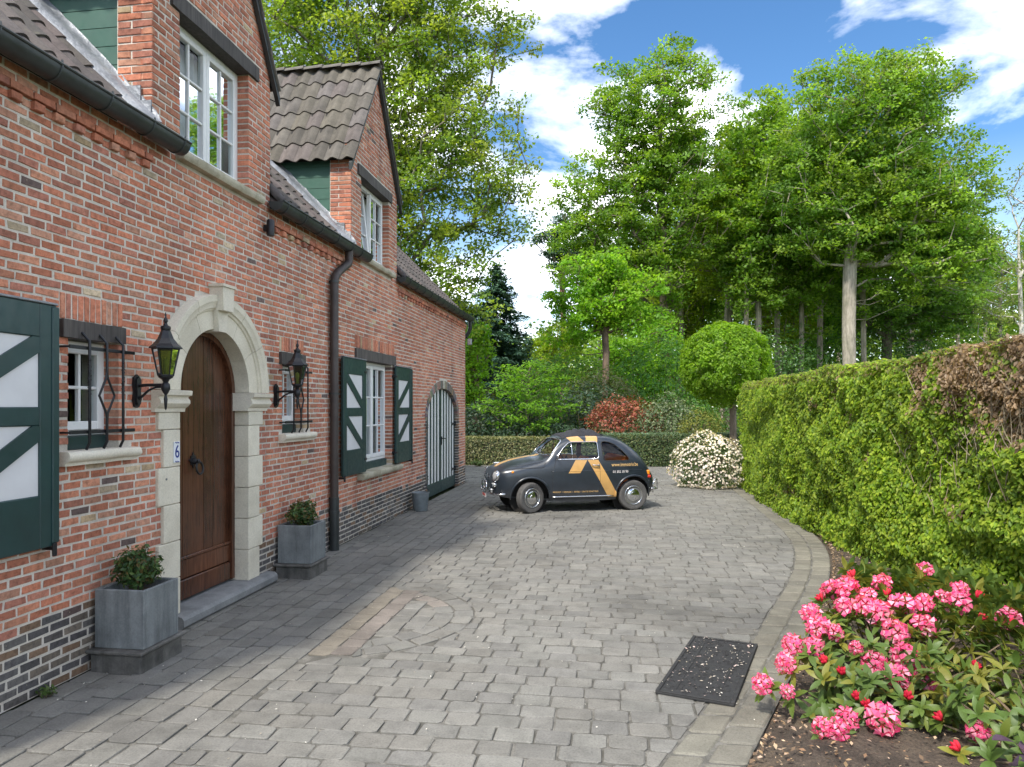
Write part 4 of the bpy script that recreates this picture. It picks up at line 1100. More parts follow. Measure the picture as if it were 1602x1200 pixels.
def planter(y0, label, plab, slab):
    p = empty('plinth', (.215, y0+.25, 0)); tag(p, plab, 'plinth', 'plinths under the planters')
    b = MB(); b.bbox(-.19, .19, -.235, .235, -.02, .125, .012); b.build('block', M['concrete'], p)
    b = MB(); b.bbox(-.212, .212, -.255, .255, .126, .150, .006); b.build('top_slab', M['concrete'], p)
    t = empty('planter', (.215, y0+.25, .151)); tag(t, label, 'planter', 'grey square planters at the front door')
    b = MB(); h = .40; s = .185; wl = .026
    b.bbox(-s, s, -s-.01, -s-.01+wl, 0, h, .005); b.bbox(-s, s, s+.01-wl, s+.01, 0, h, .005)
    b.bbox(-s, -s+wl, -s-.01+wl+.0005, s+.01-wl-.0005, 0, h-.0008, .004); b.bbox(s-wl, s, -s-.01+wl+.0005, s+.01-wl-.0005, 0, h-.0008, .004); b.build('box', M['planter'], t)
    so_ = MB(); n = 10; vs = []
    for i in range(n+1):
        for j in range(n+1):
            x, y = -s+wl+(2*s-2*wl)*i/n, -s+wl-.01+(2*s-2*wl+.02)*j/n; vs.append((x, y, h-.075+.015*mnoise.noise((x*20, y*20, y0))))
    so_.add(vs, [(i*(n+1)+j, (i+1)*(n+1)+j, (i+1)*(n+1)+j+1, i*(n+1)+j+1) for i in range(n) for j in range(n)]); so_.build('soil', M['soil'], t)
    small_shrub('potted_shrub', (.215, y0+.25, .151+.40-.075+.05+.13), (.155, .155, .14), 1500, slab, 'shrub', .042, [(.05, .10, .03), (.035, .075, .025), (.09, .14, .035), (.12, .09, .03), (.06, .12, .035)], 'shrubs in the square planters', .05)
planter(4.42, 'grey square planter with a cracked side, nearest the camera', 'stained stone plinth under the nearest planter', 'small leafy shrub in the nearest planter, left of the oak door')
planter(7.11, 'grey square planter beside the downpipe, right of the oak door', 'stone plinth under the planter beside the downpipe', 'small leafy shrub in the planter beside the downpipe')
bk = empty('bucket', (.2, 12.13, 0), .3); tag(bk, 'grey bucket standing against the brick wall beside the striped garage door', 'bucket')
b = MB(); b.lathe([(.0, .0), (.115, .0), (.12, .01), (.148, .30), (.156, .302), (.156, .318), (.145, .32), (.14, .30), (.112, .03), (0, .03)], (0, 0, 0), 24); b.build('pail', M['bucket'], bk, angle=40)
b = MB(); b.tube([(.152*math.cos(a), .152*math.sin(a), .33+.06*abs(math.sin(a))) for a in [math.pi*i/14 for i in range(15)]], .005, 6); b.build('handle', M['iron'], bk)
# ---------------------------------------------------------------- rubber mat
mt_ = empty('rubber_doormat', (4.207, 5.11, .012), math.atan2(1.16, .35)-math.pi/2+.0); tag(mt_, 'black patterned rubber mat lying on the paving by the flower bed, strewn with petals', 'mat')
b = MB(); b.bbox(-.24, .24, -.60, .60, -.012, .006, .004); b.build('base', M['rubber'], mt_)
b = MB()
for x in (-.228, .228): b.bbox(x-.012, x+.012, -.60, .60, .006, .014, .003)
for y in (-.588, .588): b.bbox(-.215, .215, y-.012, y+.012, .006, .0135, .003)
for x in (-.13, .13): b.bbox(x-.006, x+.006, -.5, .5, .006, .011, .002)
b.build('rim', M['rubber'], mt_)
b = MB(); rr = random.Random(5)
for i in range(170):
    x, y, a, s_ = rr.uniform(-.21, .21), rr.uniform(-.56, .56), rr.random()*6.3, rr.uniform(.012, .028)
    b.tube([(x+s_*math.cos(a+t)*(1-t/6), y+s_*math.sin(a+t)*(1-t/6), .0075) for t in (0, .9, 1.8, 2.7, 3.6)], .0035, 4)
tag(b.build('raised_scrolls', M['rubber'], mt_), kind='stuff')
# fallen petals and chips: nobody could count them
def litter(name, label, cat, n, fn, sizes, pal, z=.006):
    P = np.array([fn() for _ in range(n)]); Nn = unit(nr.normal(size=(n, 3))*.25+np.array([0, 0, 1.]))
    V, F = leaf_arrays(P, Nn, sizes[0]+(sizes[1]-sizes[0])*nr.random(n)**2, .5, .15)
    o = link(name, np_mesh(name, V, F, tints(n, pal, .3), M['litter'])); tag(o, label, cat, kind='stuff'); return o
def on_mat():
    x, y = nr.uniform(-.23, .23), nr.uniform(-.58, .58); a = math.atan2(1.16, .35)-math.pi/2
    return (4.207+x*math.cos(a)-y*math.sin(a), 5.11+x*math.sin(a)+y*math.cos(a), .031)
litter('fallen_petals', 'pale fallen petals scattered over the rubber mat', 'petals', 230, on_mat, (.008, .032), [(.45, .40, .34), (.6, .55, .48), (.30, .26, .2), (.5, .38, .34)])
def on_bed():
    y = nr.uniform(2.2, 13); k = nr.random()**2.2; return (smooth_edge(y)+.03+k*2.2, y, .012+.03*min(1, k*4)+.02*nr.random())
litter('bark_chips', 'tan bark chips and dry leaves lying on the soil of the flower bed', 'bark chips', 6500, on_bed, (.012, .045), [(.30, .20, .11), (.20, .12, .07), (.38, .28, .18), (.12, .08, .05), (.42, .30, .22)])
def on_drive():
    y = nr.uniform(2.5, 16); return (nr.uniform(.1, smooth_edge(y)-.05), y, .010)
litter('blossom_specks', 'pale petal specks scattered over the paving', 'petals', 900, on_drive, (.006, .022), [(.6, .58, .52), (.5, .47, .42), (.25, .22, .18)])
# ---------------------------------------------------------------- small car
CARH = .0
def car():
    # heading: front (u=0) to the left and slightly towards the viewer
    fx, fy, rx, ry = 2.11, 12.12, 3.83, 12.79          # wheel contact points, viewer's side
    ang = math.atan2(ry-fy, rx-fx)
    t = empty('small_car', (fx, fy, 0), ang); tag(t, 'small vintage black car with gold stripes and folded sunroof parked on the drive', 'car')
    # local frame: x = u from the front wheel centre, y = lateral; the viewer's side is y<0
    U0 = .60; HV = .57
    def loc(u, v, z): return (u-U0, HV-v, z)     # v = +: viewer's side, measured from the centre line
    ST = [
     (-.010, [(0,.37),(.20,.37),(.25,.39),(.28,.43),(.29,.50),(.275,.555),(.25,.635),(.20,.66),(.13,.672),(.07,.678),(0,.68)]),
     (.015, [(0,.33),(.28,.33),(.345,.355),(.375,.42),(.385,.51),(.375,.585),(.345,.675),(.27,.705),(.18,.72),(.09,.726),(0,.728)]),
     (.07, [(0,.29),(.36,.29),(.435,.315),(.465,.40),(.48,.52),(.475,.625),(.437,.695),(.335,.725),(.23,.738),(.11,.745),(0,.747)]),
     (.18, [(0,.26),(.43,.26),(.50,.29),(.535,.40),(.552,.54),(.548,.65),(.508,.722),(.40,.765),(.27,.79),(.13,.803),(0,.807)]),
     (.38, [(0,.24),(.48,.24),(.555,.275),(.585,.40),(.600,.55),(.598,.675),(.564,.75),(.45,.812),(.31,.85),(.15,.868),(0,.873)]),
     (.65, [(0,.22),(.50,.22),(.585,.25),(.612,.40),(.622,.55),(.618,.695),(.592,.785),(.49,.86),(.34,.902),(.17,.92),(0,.925)]),
     (.86, [(0,.20),(.52,.20),(.600,.23),(.628,.40),(.638,.55),(.632,.705),(.606,.82),(.535,.895),(.38,.935),(.19,.955),(0,.96)]),
     (1.00, [(0,.19),(.53,.19),(.606,.22),(.634,.40),(.645,.55),(.638,.71),(.612,.855),(.565,.985),(.49,1.06),(.27,1.095),(0,1.105)]),
     (1.20, [(0,.18),(.535,.18),(.612,.21),(.640,.40),(.650,.55),(.644,.715),(.618,.875),(.570,1.06),(.490,1.195),(.29,1.255),(0,1.27)]),
     (1.42, [(0,.18),(.535,.18),(.615,.21),(.643,.40),(.654,.55),(.648,.72),(.622,.885),(.575,1.075),(.495,1.232),(.30,1.302),(0,1.318)]),
     (1.75, [(0,.18),(.535,.18),(.615,.21),(.645,.40),(.656,.55),(.650,.72),(.625,.885),(.578,1.07),(.497,1.235),(.30,1.308),(0,1.325)]),
     (2.05, [(0,.19),(.53,.19),(.612,.22),(.643,.40),(.655,.55),(.648,.72),(.622,.885),(.575,1.06),(.492,1.22),(.297,1.292),(0,1.31)]),
     (2.30, [(0,.21),(.52,.21),(.602,.24),(.634,.40),(.646,.55),(.638,.715),(.612,.875),(.562,1.03),(.475,1.158),(.29,1.222),(0,1.238)]),
     (2.52, [(0,.23),(.50,.23),(.580,.26),(.612,.40),(.624,.54),(.614,.69),(.585,.83),(.53,.95),(.44,1.035),(.27,1.078),(0,1.09)]),
     (2.70, [(0,.25),(.47,.25),(.540,.28),(.570,.39),(.580,.52),(.567,.64),(.53,.75),(.47,.825),(.385,.875),(.235,.905),(0,.914)]),
     (2.83, [(0,.28),(.41,.28),(.470,.31),(.498,.39),(.505,.49),(.490,.58),(.45,.645),(.39,.685),(.31,.71),(.19,.725),(0,.73)]),
     (2.90, [(0,.33),(.33,.33),(.385,.35),(.41,.41),(.415,.475),(.40,.535),(.365,.575),(.31,.60),(.24,.612),(.14,.62),(0,.62)]),
     (2.92, [(0,.38),(.22,.38),(.26,.39),(.285,.43),(.29,.47),(.28,.51),(.255,.535),(.22,.545),(.17,.552),(.1,.555),(0,.555)])]
    us = np.array([s[0] for s in ST]); CP = np.array([s[1] for s in ST])   # (S,11,2)
    def cubic(xs, Y, x):
        # monotone-ish Catmull-Rom through the stations
        i = min(max(np.searchsorted(xs, x)-1, 0), len(xs)-2); h = xs[i+1]-xs[i]; s = (x-xs[i])/h
        def m(k):
            if k == 0: return (Y[1]-Y[0])/(xs[1]-xs[0])
            if k == len(xs)-1: return (Y[-1]-Y[-2])/(xs[-1]-xs[-2])
            return (Y[k+1]-Y[k-1])/(xs[k+1]-xs[k-1])
        return (2*s**3-3*s**2+1)*Y[i]+(s**3-2*s**2+s)*h*m(i)+(-2*s**3+3*s**2)*Y[i+1]+(s**3-s**2)*h*m(i+1)
    KS = 5
    def ring(u):
        c = cubic(us, CP, u); out = []
        for k in range(10):
            p0, p1, p2, p3 = c[max(k-1, 0)], c[k], c[k+1], c[min(k+2, 10)]
            if k == 0: p0 = np.array([-c[1][0], c[1][1]])
            if k == 9: p3 = np.array([-c[9][0], c[9][1]])
            for j in range(KS):
                s = j/KS; out.append(.5*((2*p1)+(-p0+p2)*s+(2*p0-5*p1+4*p2-p3)*s*s+(-p0+3*p1-3*p2+p3)*s**3))
        out.append(c[10]); return np.array(out)
    U = np.concatenate([[-.010, .0, .015, .04], np.arange(.07, 2.84, .035), [2.86, 2.88, 2.9, 2.91, 2.92]])
    RG = [ring(u) for u in U]; m = len(RG[0])
    # side surface: lateral position at (u, z)
    def side(u, z):
        r = ring(u)[8:44]; zz = r[:, 1]; i = np.argmin(np.abs(zz-z)); return float(np.interp(z, zz[max(0, i-3):i+4], r[max(0, i-3):i+4, 0])) if i > 0 else float(r[i, 0])
    def top(u, v):
        r = ring(u)[30:]; return float(np.interp(abs(v), r[::-1, 0], r[::-1, 1]))
    vs = []; fs = []
    full = 2*m-2
    for u, r in zip(U, RG):
        vs += [loc(u, v, z) for v, z in r]; vs += [loc(u, -v, z) for v, z in r[1:-1][::-1]]
    for i in range(len(U)-1):
        for k in range(full):
            k2 = (k+1) % full; fs.append((i*full+k, i*full+k2, (i+1)*full+k2, (i+1)*full+k))
    fs.append(tuple(range(full))[::-1]); fs.append(tuple((len(U)-1)*full+k for k in range(full)))
    b = MB(); b.add(vs, fs); outer = b.mesh('body', M['carpaint']); b.fix(outer)
    # cut the openings
    WIN_D = [(1.055, .905), (1.10, .985), (1.18, 1.085), (1.27, 1.165), (1.33, 1.19), (1.775, 1.19), (1.80, 1.17), (1.805, .92), (1.79, .905)]
    WIN_Q = [(1.905, .885), (1.89, .91), (1.875, 1.155), (1.885, 1.185), (1.93, 1.195), (2.02, 1.183), (2.12, 1.14), (2.24, 1.045), (2.37, .91), (2.375, .88), (2.35, .862), (1.94, .868)]
    WS = [(-.555, .985), (-.53, .962), (0, .968), (.53, .962), (.555, .985), (.535, 1.06), (.497, 1.145), (.458, 1.20), (.40, 1.225), (0, 1.245), (-.40, 1.225), (-.458, 1.20), (-.497, 1.145), (-.535, 1.06)]
    RW = [(-.36, 1.0), (0, 1.005), (.36, 1.0), (.375, 1.02), (.345, 1.12), (.30, 1.155), (0, 1.17), (-.30, 1.155), (-.345, 1.12), (-.375, 1.02)]
    cut = MB()
    for W in (WIN_D, WIN_Q): cut.prism(W, lambda p, q, w: loc(p, w, q), -.9, .9)
    cut.prism(WS, lambda p, q, w: loc(w, p, q), .72, 1.235); cut.prism(RW, lambda p, q, w: loc(w, p, q), 2.2, 2.75)
    for uc in (.60, 2.44):
        for (a, c) in ((.43, .9), (-.9, -.43)):
            pl = [(uc+.325*math.cos(R(x)), .27+.325*math.sin(R(x))) for x in range(0, 360, 10)]
            cut.prism(pl, lambda p, q, w: loc(p, w, q), a, c)
    cut.prism([(1.45, -.36), (2.0, -.36), (2.0, .36), (1.45, .36)], lambda p, q, w: loc(p, q, w), 1.26, 1.4)
    cm = cut.mesh('cutter', M['dark']); cut.fix(cm)
    ob = link('tmp_body', outer); oc = link('tmp_cut', cm)
    so_ = ob.modifiers.new('s', 'SOLIDIFY'); so_.thickness = .028; so_.offset = -1
    bo = ob.modifiers.new('b', 'BOOLEAN'); bo.operation = 'DIFFERENCE'; bo.solver = 'EXACT'; bo.use_self = True; bo.object = oc
    dg = bpy.context.evaluated_depsgraph_get(); dg.update()
    res = bpy.data.meshes.new_from_object(ob.evaluated_get(dg)); bpy.data.objects.remove(ob); bpy.data.objects.remove(oc)
    res.name = 'body'; res.materials.clear(); res.materials.append(M['carpaint']); res.polygons.foreach_set('material_index', [0]*len(res.polygons))
    shade_angle(res, 38); link('body', res, t)
    # glass: the body surface inside each opening, set in a little
    def inpoly(p, q, W, g=.02):
        cx = sum(a for a, _ in W)/len(W); cz = sum(c for _, c in W)/len(W); ins = False
        for (a, c), (a2, c2) in zip(W, W[1:]+W[:1]):
            d = math.hypot(a-cx, c-cz); a, c = cx+(a-cx)*(1+g/d), cz+(c-cz)*(1+g/d); d = math.hypot(a2-cx, c2-cz); a2, c2 = cx+(a2-cx)*(1+g/d), cz+(c2-cz)*(1+g/d)
            if (c > q) != (c2 > q) and p < (a2-a)*(q-c)/(c2-c)+a: ins = not ins
        return ins
    def glass(name, test, W):
        q = MB()
        for f in outer.polygons:
            cx, cy, cz = f.center; u, v, z = cx+U0, HV-cy, cz
            if test(u, v, z): q.add([tuple(outer.vertices[i].co-outer.vertices[i].normal*.014) for i in f.vertices], [tuple(range(len(f.vertices)))])
        bmx = q.mesh(name, M['carglass'], True); bm2 = bmesh.new(); bm2.from_mesh(bmx); bmesh.ops.remove_doubles(bm2, verts=bm2.verts, dist=.0005); bm2.to_mesh(bmx); bm2.free(); link(name, bmx, t)
    for sg in (1, -1):
        glass('door_window', lambda u, v, z: v*sg > .3 and inpoly(u, z, WIN_D), 0); glass('quarter_window', lambda u, v, z: v*sg > .3 and inpoly(u, z, WIN_Q), 0)
    glass('windscreen', lambda u, v, z: .84 < u < 1.27 and inpoly(v, z, WS), 0); glass('rear_window', lambda u, v, z: 2.2 < u < 2.6 and inpoly(v, z, RW), 0)
    # trims along the openings
    def trim(name, W, sg, r, mat, closed=True, off=.004):
        q = MB(); pts = []
        n = len(W)
        for i in range(n if closed else n-1):
            (a, c), (a2, c2) = W[i], W[(i+1) % n]
            for k in range(4): s = k/4; p, z = a+(a2-a)*s, c+(c2-c)*s; pts.append(loc(p, sg*(side(p, z)+off-.004), z))
        q.tube(pts, r, 6, closed=closed); return q.build(name, mat, t, smooth=True)
    for sg in (1, -1):
        trim('window_trim', WIN_D, sg, .0085, M['chrome']); trim('quarter_seal', WIN_Q, sg, .009, M['rubber'])
        q = MB(); q.tube([loc(1.335, sg*(side(1.335, z)-.006), z) for z in (.905, 1.0, 1.1, 1.19)], .010, 6); q.build('vent_post', M['chrome'], t, smooth=True)
        q = MB(); q.tube([loc(u, sg*(side(u, .895)+.001), .897) for u in np.linspace(1.05, 1.80, 12)], .008, 6); q.build('belt_trim', M['chrome'], t, smooth=True)
        # sill strip
        q = MB(); q.tube([loc(u, sg*(side(u, .265)+.006), .265) for u in np.linspace(.97, 2.07, 16)], .011, 6); q.build('sill_trim', M['chrome'], t, smooth=True)
        # door gaps
        q = MB(); dl = [(1.05, .905), (1.02, .80), (.985, .70), (.975, .55), (.975, .40), (.99, .325), (1.03, .305), (1.40, .30), (1.78, .30), (1.81, .33), (1.82, .45), (1.82, .70), (1.815, .90)]
        q.tube([loc(a, sg*(side(a, c)-.0015), c) for (a0, c0), (a1, c1) in zip(dl, dl[1:]) for s in (0, .33, .66) for a, c in [(a0+(a1-a0)*s, c0+(c1-c0)*s)]], .004, 5); q.build('door_gap', M['rubber'], t)
        q = MB(); hu, hz = 1.74, .79; hv = side(hu, hz); q.tube([loc(hu-.075, sg*(hv+.02), hz+.012), loc(hu-.03, sg*(hv+.032), hz+.008), loc(hu+.05, sg*(hv+.03), hz)], [.007, .010, .012], 8); q.lathe([(.02, 0), (.018, .025), (0, .03)], loc(hu+.05, sg*hv, hz), 12, M=Matrix.Rotation(R(90 if sg > 0 else -90), 4, 'X')); q.build('door_handle', M['chrome'], t, smooth=True)
        # swage line
        q = MB(); q.tube([loc(u, sg*(side(u, .70)-.0005), .70) for u in np.linspace(.95, 2.62, 28)], .006, 6); q.build('body_crease', M['carpaint'], t, smooth=True)
        q = MB(); sl_ = [(.20, .735), (.30, .742), (.45, .752), (.60, .76), (.76, .765), (.82, .768), (.845, .80), (.86, .85)]
        q.tube([loc(a, sg*(side(a, c)+.001), c) for a, c in sl_], .0055, 5); q.build('bonnet_seam', M['rubber'], t)
        for uc in (.60, 2.44):
            q = MB(); q.prism([(uc+.34*math.cos(R(x)), .27+.34*math.sin(R(x))) for x in range(0, 360, 15)], lambda p, c, w: loc(p, w, c), *sorted((sg*.41, sg*.425))); q.build('wheel_well', M['dark'], t)
        # wheel-arch lips
        for uc in (.60, 2.44):
            q = MB(); pts = [(uc+.332*math.cos(R(x)), .27+.332*math.sin(R(x))) for x in range(-8, 189, 7)]
            q.tube([loc(a, sg*(side(a, max(c, .24))+.006), c) for a, c in pts], [.010]+[.019]*(len(pts)-2)+[.010], 8); q.build('arch_lip', M['carpaint'], t, smooth=True)
        # indicator, headlamp, side lamp, tail lamp
        q = MB(); q.lathe([(.024, -.005), (.022, .008), (.012, .016), (0, .018)], loc(.30, sg*side(.30, .70)*.995, .695), 12, M=Matrix.Rotation(R(90 if sg > 0 else -90), 4, 'X')); q.build('indicator', M['amber'], t, smooth=True)
        for (nm, v, z, r, mat, uu) in (('headlight', .425, .625, .08, 'lens', .035), ('side_lamp', .405, .475, .038, 'lens', .022)):
            Mx = Matrix.Rotation(R(-82), 4, 'Y')@Matrix.Rotation(0, 4, 'X'); q = MB()
            yaw = Matrix.Rotation(R(sg*14), 4, 'Z')
            q.lathe([(r*1.14, -.05), (r*1.16, .015), (r*1.02, .024), (r, .018)], loc(uu, sg*v, z), 20, M=yaw@Mx, mi=0); hl = q.build(nm, M['chrome'], t, smooth=True)
            q = MB(); q.lathe([(r*1.01, .016), (r*.8, .028), (r*.4, .036), (0, .038)], loc(uu, sg*v, z), 20, M=yaw@Mx); q.build('lens', M[mat], hl, smooth=True)
        q = MB(); pu, pz = 2.755, .60
        for (z0, z1, mm) in ((.60, .685, 'amber'), (.545, .60, 'red')):
            q = MB(); w = side(2.75, (z0+z1)/2)
            q.bbox(*sorted((2.735-U0-.03*((z0-.545)/.1), 2.80-U0-.03*((z0-.545)/.1))), *sorted((HV-sg*(w-.075), HV-sg*(w+.018))), z0, z1, .014); q.build('tail_light', M[mm], t)
        # bumper halves
        q = MB(); pts = [loc(-.055, sg*.20, .335), loc(-.045, sg*.33, .325), loc(.0, sg*.44, .315), (loc(.07, sg*.52, .32)), loc(.17, sg*.575, .33)]
        q.tube(pts, [.016]*5, 8); q.build('front_bumper', M['chrome'], t, smooth=True)
        q = MB(); q.bbox(*sorted((-.062-U0, -.012-U0)), *sorted((HV-sg*.30, HV-sg*.44)), .345, .41, .012); q.build('fog_lamp', M['chrome'], t)
        q = MB(); q.tube([loc(2.80, sg*.56, .36), loc(2.90, sg*.52, .35), loc(2.955, sg*.40, .35), loc(2.965, sg*.2, .35)], .018, 8); q.tube([loc(2.83, sg*.57, .29), loc(2.83, sg*.57, .45), loc(2.87, sg*.56, .52), loc(2.92, sg*.53, .52), loc(2.945, sg*.50, .44), loc(2.945, sg*.49, .34)], .012, 8); q.build('rear_bumper', M['chrome'], t, smooth=True)
        q = MB(); mu = 1.08; mv = side(mu, .90); q.tube([loc(mu, sg*mv, .90), loc(mu-.03, sg*(mv+.06), .935)], .007, 6); q.lathe([(.0, -.02), (.035, -.015), (.045, 0), (.045, .008), (0, .01)], loc(mu-.03, sg*(mv+.075), .955), 14, M=Matrix.Rotation(R(90), 4, 'Y')); q.build('wing_mirror', M['chrome'], t, smooth=True)
    # bull bar across the nose
    q = MB(); q.tube([loc(-.09, -.21, .34), loc(-.085, -.22, .43), loc(-.075, -.19, .505), loc(-.07, 0, .525), loc(-.075, .19, .505), loc(-.085, .22, .43), loc(-.09, .21, .34), loc(-.09, 0, .325)], .013, 8, closed=True); q.build('nudge_bar', M['chrome'], t, smooth=True)
    q = MB(); q.bbox(*sorted((-.082-U0, -.07-U0)), HV-.16, HV+.16, .365, .43, .004); lp = q.build('lettered_strip', M['blue2'], t)
    me = text_mesh('IMMO', .055); me.materials.append(M['plate'])
    for v in me.vertices: a, c, d = v.co; v.co = (-.0835-U0-d, HV-a, .397+c)
    link('lettering', me, lp)
    q = MB(); q.bbox(*sorted((-.088-U0, -.078-U0)), HV-.17, HV+.17, .235, .315, .004); lp = q.build('number_plate', M['plate'], t)
    me = text_mesh('1-OAK-630', .06); me.materials.append(M['redink'])
    for v in me.vertices: a, c, d = v.co; v.co = (-.0895-U0-d, HV-a, .275+c)
    link('lettering', me, lp)
    q = MB(); q.bbox(*sorted((-.03-U0, -.012-U0)), HV-.035, HV+.035, .555, .635, .01); q.bbox(*sorted((-.035-U0, -.02-U0)), HV-.2, HV+.2, .595, .605, .004); q.build('nose_badge', M['chrome'], t)
    # bonnet: front edge gap, small chrome cap
    q = MB()
    for sg in (1, -1):
        pts = [loc(u, sg*v, top(u, v)-.001) for u, v in ((.10, .0), (.105, .15), (.14, .30), (.22, .43), (.36, .505), (.55, .535), (.75, .55), (.83, .55))]
        q.tube(pts, .005, 5)
    q.build('bonnet_gap', M['rubber'], t)
    q = MB(); q.bbox(.10-U0, .24-U0, HV+.08, HV+.15, top(.17, .1)-.01, top(.17, .1)+.018, .01); q.build('bonnet_ornament', M['chrome'], t)
    for v0 in (.05, .35):
        q = MB(); q.tube([loc(.90, v0, .985), loc(.915, v0-.1, 1.0), loc(.925, v0-.26, 1.005)], .006, 5); q.build('wiper', M['iron'], t)
    # windscreen seal
    q = MB(); q.tube([loc(np.interp(z, [.96, 1.105, 1.27], [.865, 1.0, 1.195])-.015+.09*(abs(v)/.5)**2*.9, v, z) for v, z in WS], .011, 6, closed=True); q.build('windscreen_seal', M['chrome'], t, smooth=True)
    # folded fabric roof
    q = MB(); n1, n2 = 34, 16; vs = []
    for i in range(n1+1):
        for j in range(n2+1):
            u = 1.22+.72*i/n1; v = -.40+.8*j/n2
            e = min(1, min(i, n1-i)/3)*min(1, min(j, n2-j)/2)
            bul = math.exp(-((u-1.68)/.20)**4)
            h = top(u, v)+.004+e*(.010+.030*bul*(1+.6*math.sin(u*52+2*math.sin(v*6)))+.05*abs(mnoise.noise((u*11, v*6, 2)))*(.2+bul)+.02*abs(mnoise.noise((u*26, v*15, 4)))*(.2+bul))
            vs.append(loc(u, v, h))
    q.add(vs, [(i*(n2+1)+j, (i+1)*(n2+1)+j, (i+1)*(n2+1)+j+1, i*(n2+1)+j+1) for i in range(n1) for j in range(n2)]); q.build('folded_sunroof', M['cloth'], t, smooth=True)
    # cabin
    q = MB(); q.bbox(.95-U0, 2.45-U0, HV-.52, HV+.52, .22, .30, .02); q.bbox(.92-U0, 1.02-U0, HV-.52, HV+.52, .30, .86, .03); q.build('cabin_floor', M['dark'], t)
    for sg in (1, -1):
        q = MB(); y0 = HV-sg*.29; q.bbox(1.42-U0, 1.85-U0, y0-.22, y0+.22, .32, .50, .04); q.bbox(1.78-U0, 1.92-U0, y0-.22, y0+.22, .45, .885, .05); q.build('front_seat', M['orange'], t)
    q = MB(); q.bbox(2.12-U0, 2.42-U0, HV-.48, HV+.48, .32, .55, .04); q.bbox(2.30-U0, 2.44-U0, HV-.48, HV+.48, .5, .93, .05); q.build('rear_seat', M['orange'], t)
    Mx = Matrix.Rotation(R(65), 4, 'Y'); q = MB(); q.tube([tuple(Mx@Vector((.19*math.cos(a), .19*math.sin(a), 0))+Vector(loc(1.26, .28, .82))) for a in [2*math.pi*i/20 for i in range(20)]], .011, 6, closed=True); q.build('steering_wheel', M['dark'], t)
    # wheels
    def wheel(u, v, steer):
        o = empty('wheel', loc(u, v, .26), steer, t)
        sg = 1 if v > 0 else -1
        Mw = Matrix.Rotation(R(90 if sg > 0 else -90), 4, 'X')
        q = MB(); q.lathe([(.165, -.062), (.20, -.07), (.24, -.066), (.256, -.05), (.26, -.02), (.26, .02), (.256, .05), (.24, .066), (.20, .07), (.168, .058), (.16, .03)], (0, 0, 0), 40, M=Mw, cap=False)
        for k in (-.03, 0, .03): q.lathe([(.2605, k-.004), (.2625, k), (.2605, k+.004)], (0, 0, 0), 40, M=Mw, cap=False)
        q.build('tyre', M['tyre'], o, angle=35)
        q = MB(); q.lathe([(.168, .055), (.172, .064), (.160, .060), (.150, .042), (.135, .038), (.12, .046), (.10, .05), (.0, .05)], (0, 0, 0), 40, M=Mw); q.build('rim', M['rim'], o, angle=35)
        q = MB(); q.lathe([(.114, .050), (.11, .060), (.09, .068), (.06, .074), (.055, .08), (.03, .084), (0, .085)], (0, 0, 0), 32, M=Mw); q.build('hub_cap', M['chrome'], o, angle=30)
        q = MB(); q.tube([tuple(Mw @ Vector((.158*math.cos(a), .158*math.sin(a), .062))) for a in [2*math.pi*i/40 for i in range(40)]], .010, 6, closed=True); q.build('trim_ring', M['chrome'], o, smooth=True)
        return o
    wheel(.60, .57, R(24)); wheel(2.44, .57, 0); wheel(.60, -.57, R(24)); wheel(2.44, -.57, 0)
    q = MB(); q.bbox(.35-U0, 2.70-U0, HV-.38, HV+.38, .17, .26, .03); q.tube([loc(.6, -.5, .26), loc(.6, .5, .26)], .03, 8); q.tube([loc(2.44, -.5, .26), loc(2.44, .5, .26)], .03, 8); q.build('underbody', M['dark'], t)
    # lettering on the viewer's side
    def decal(s, size, uc, zc, mat, sx=1):
        me = text_mesh(s, size, .0012); me.materials.append(mat)
        for v in me.vertices:
            a, c, d = v.co; u, z = uc+a*sx, zc+c; v.co = loc(u, side(u, z)+.0022+d, z)
        tag(link('lettering', me, t), kind='stuff')
    decal('www.immotrix.be', .090, 2.285, .795, M['gold2'], .765); decal('03 302 30 90', .066, 2.195, .675, M['plate'], .82)
    decal('VERKOOP  I  VERHUUR  I  ADVIES  I  GRATIS SCHATTING', .038, 1.385, .345, M['gold2'], .84)
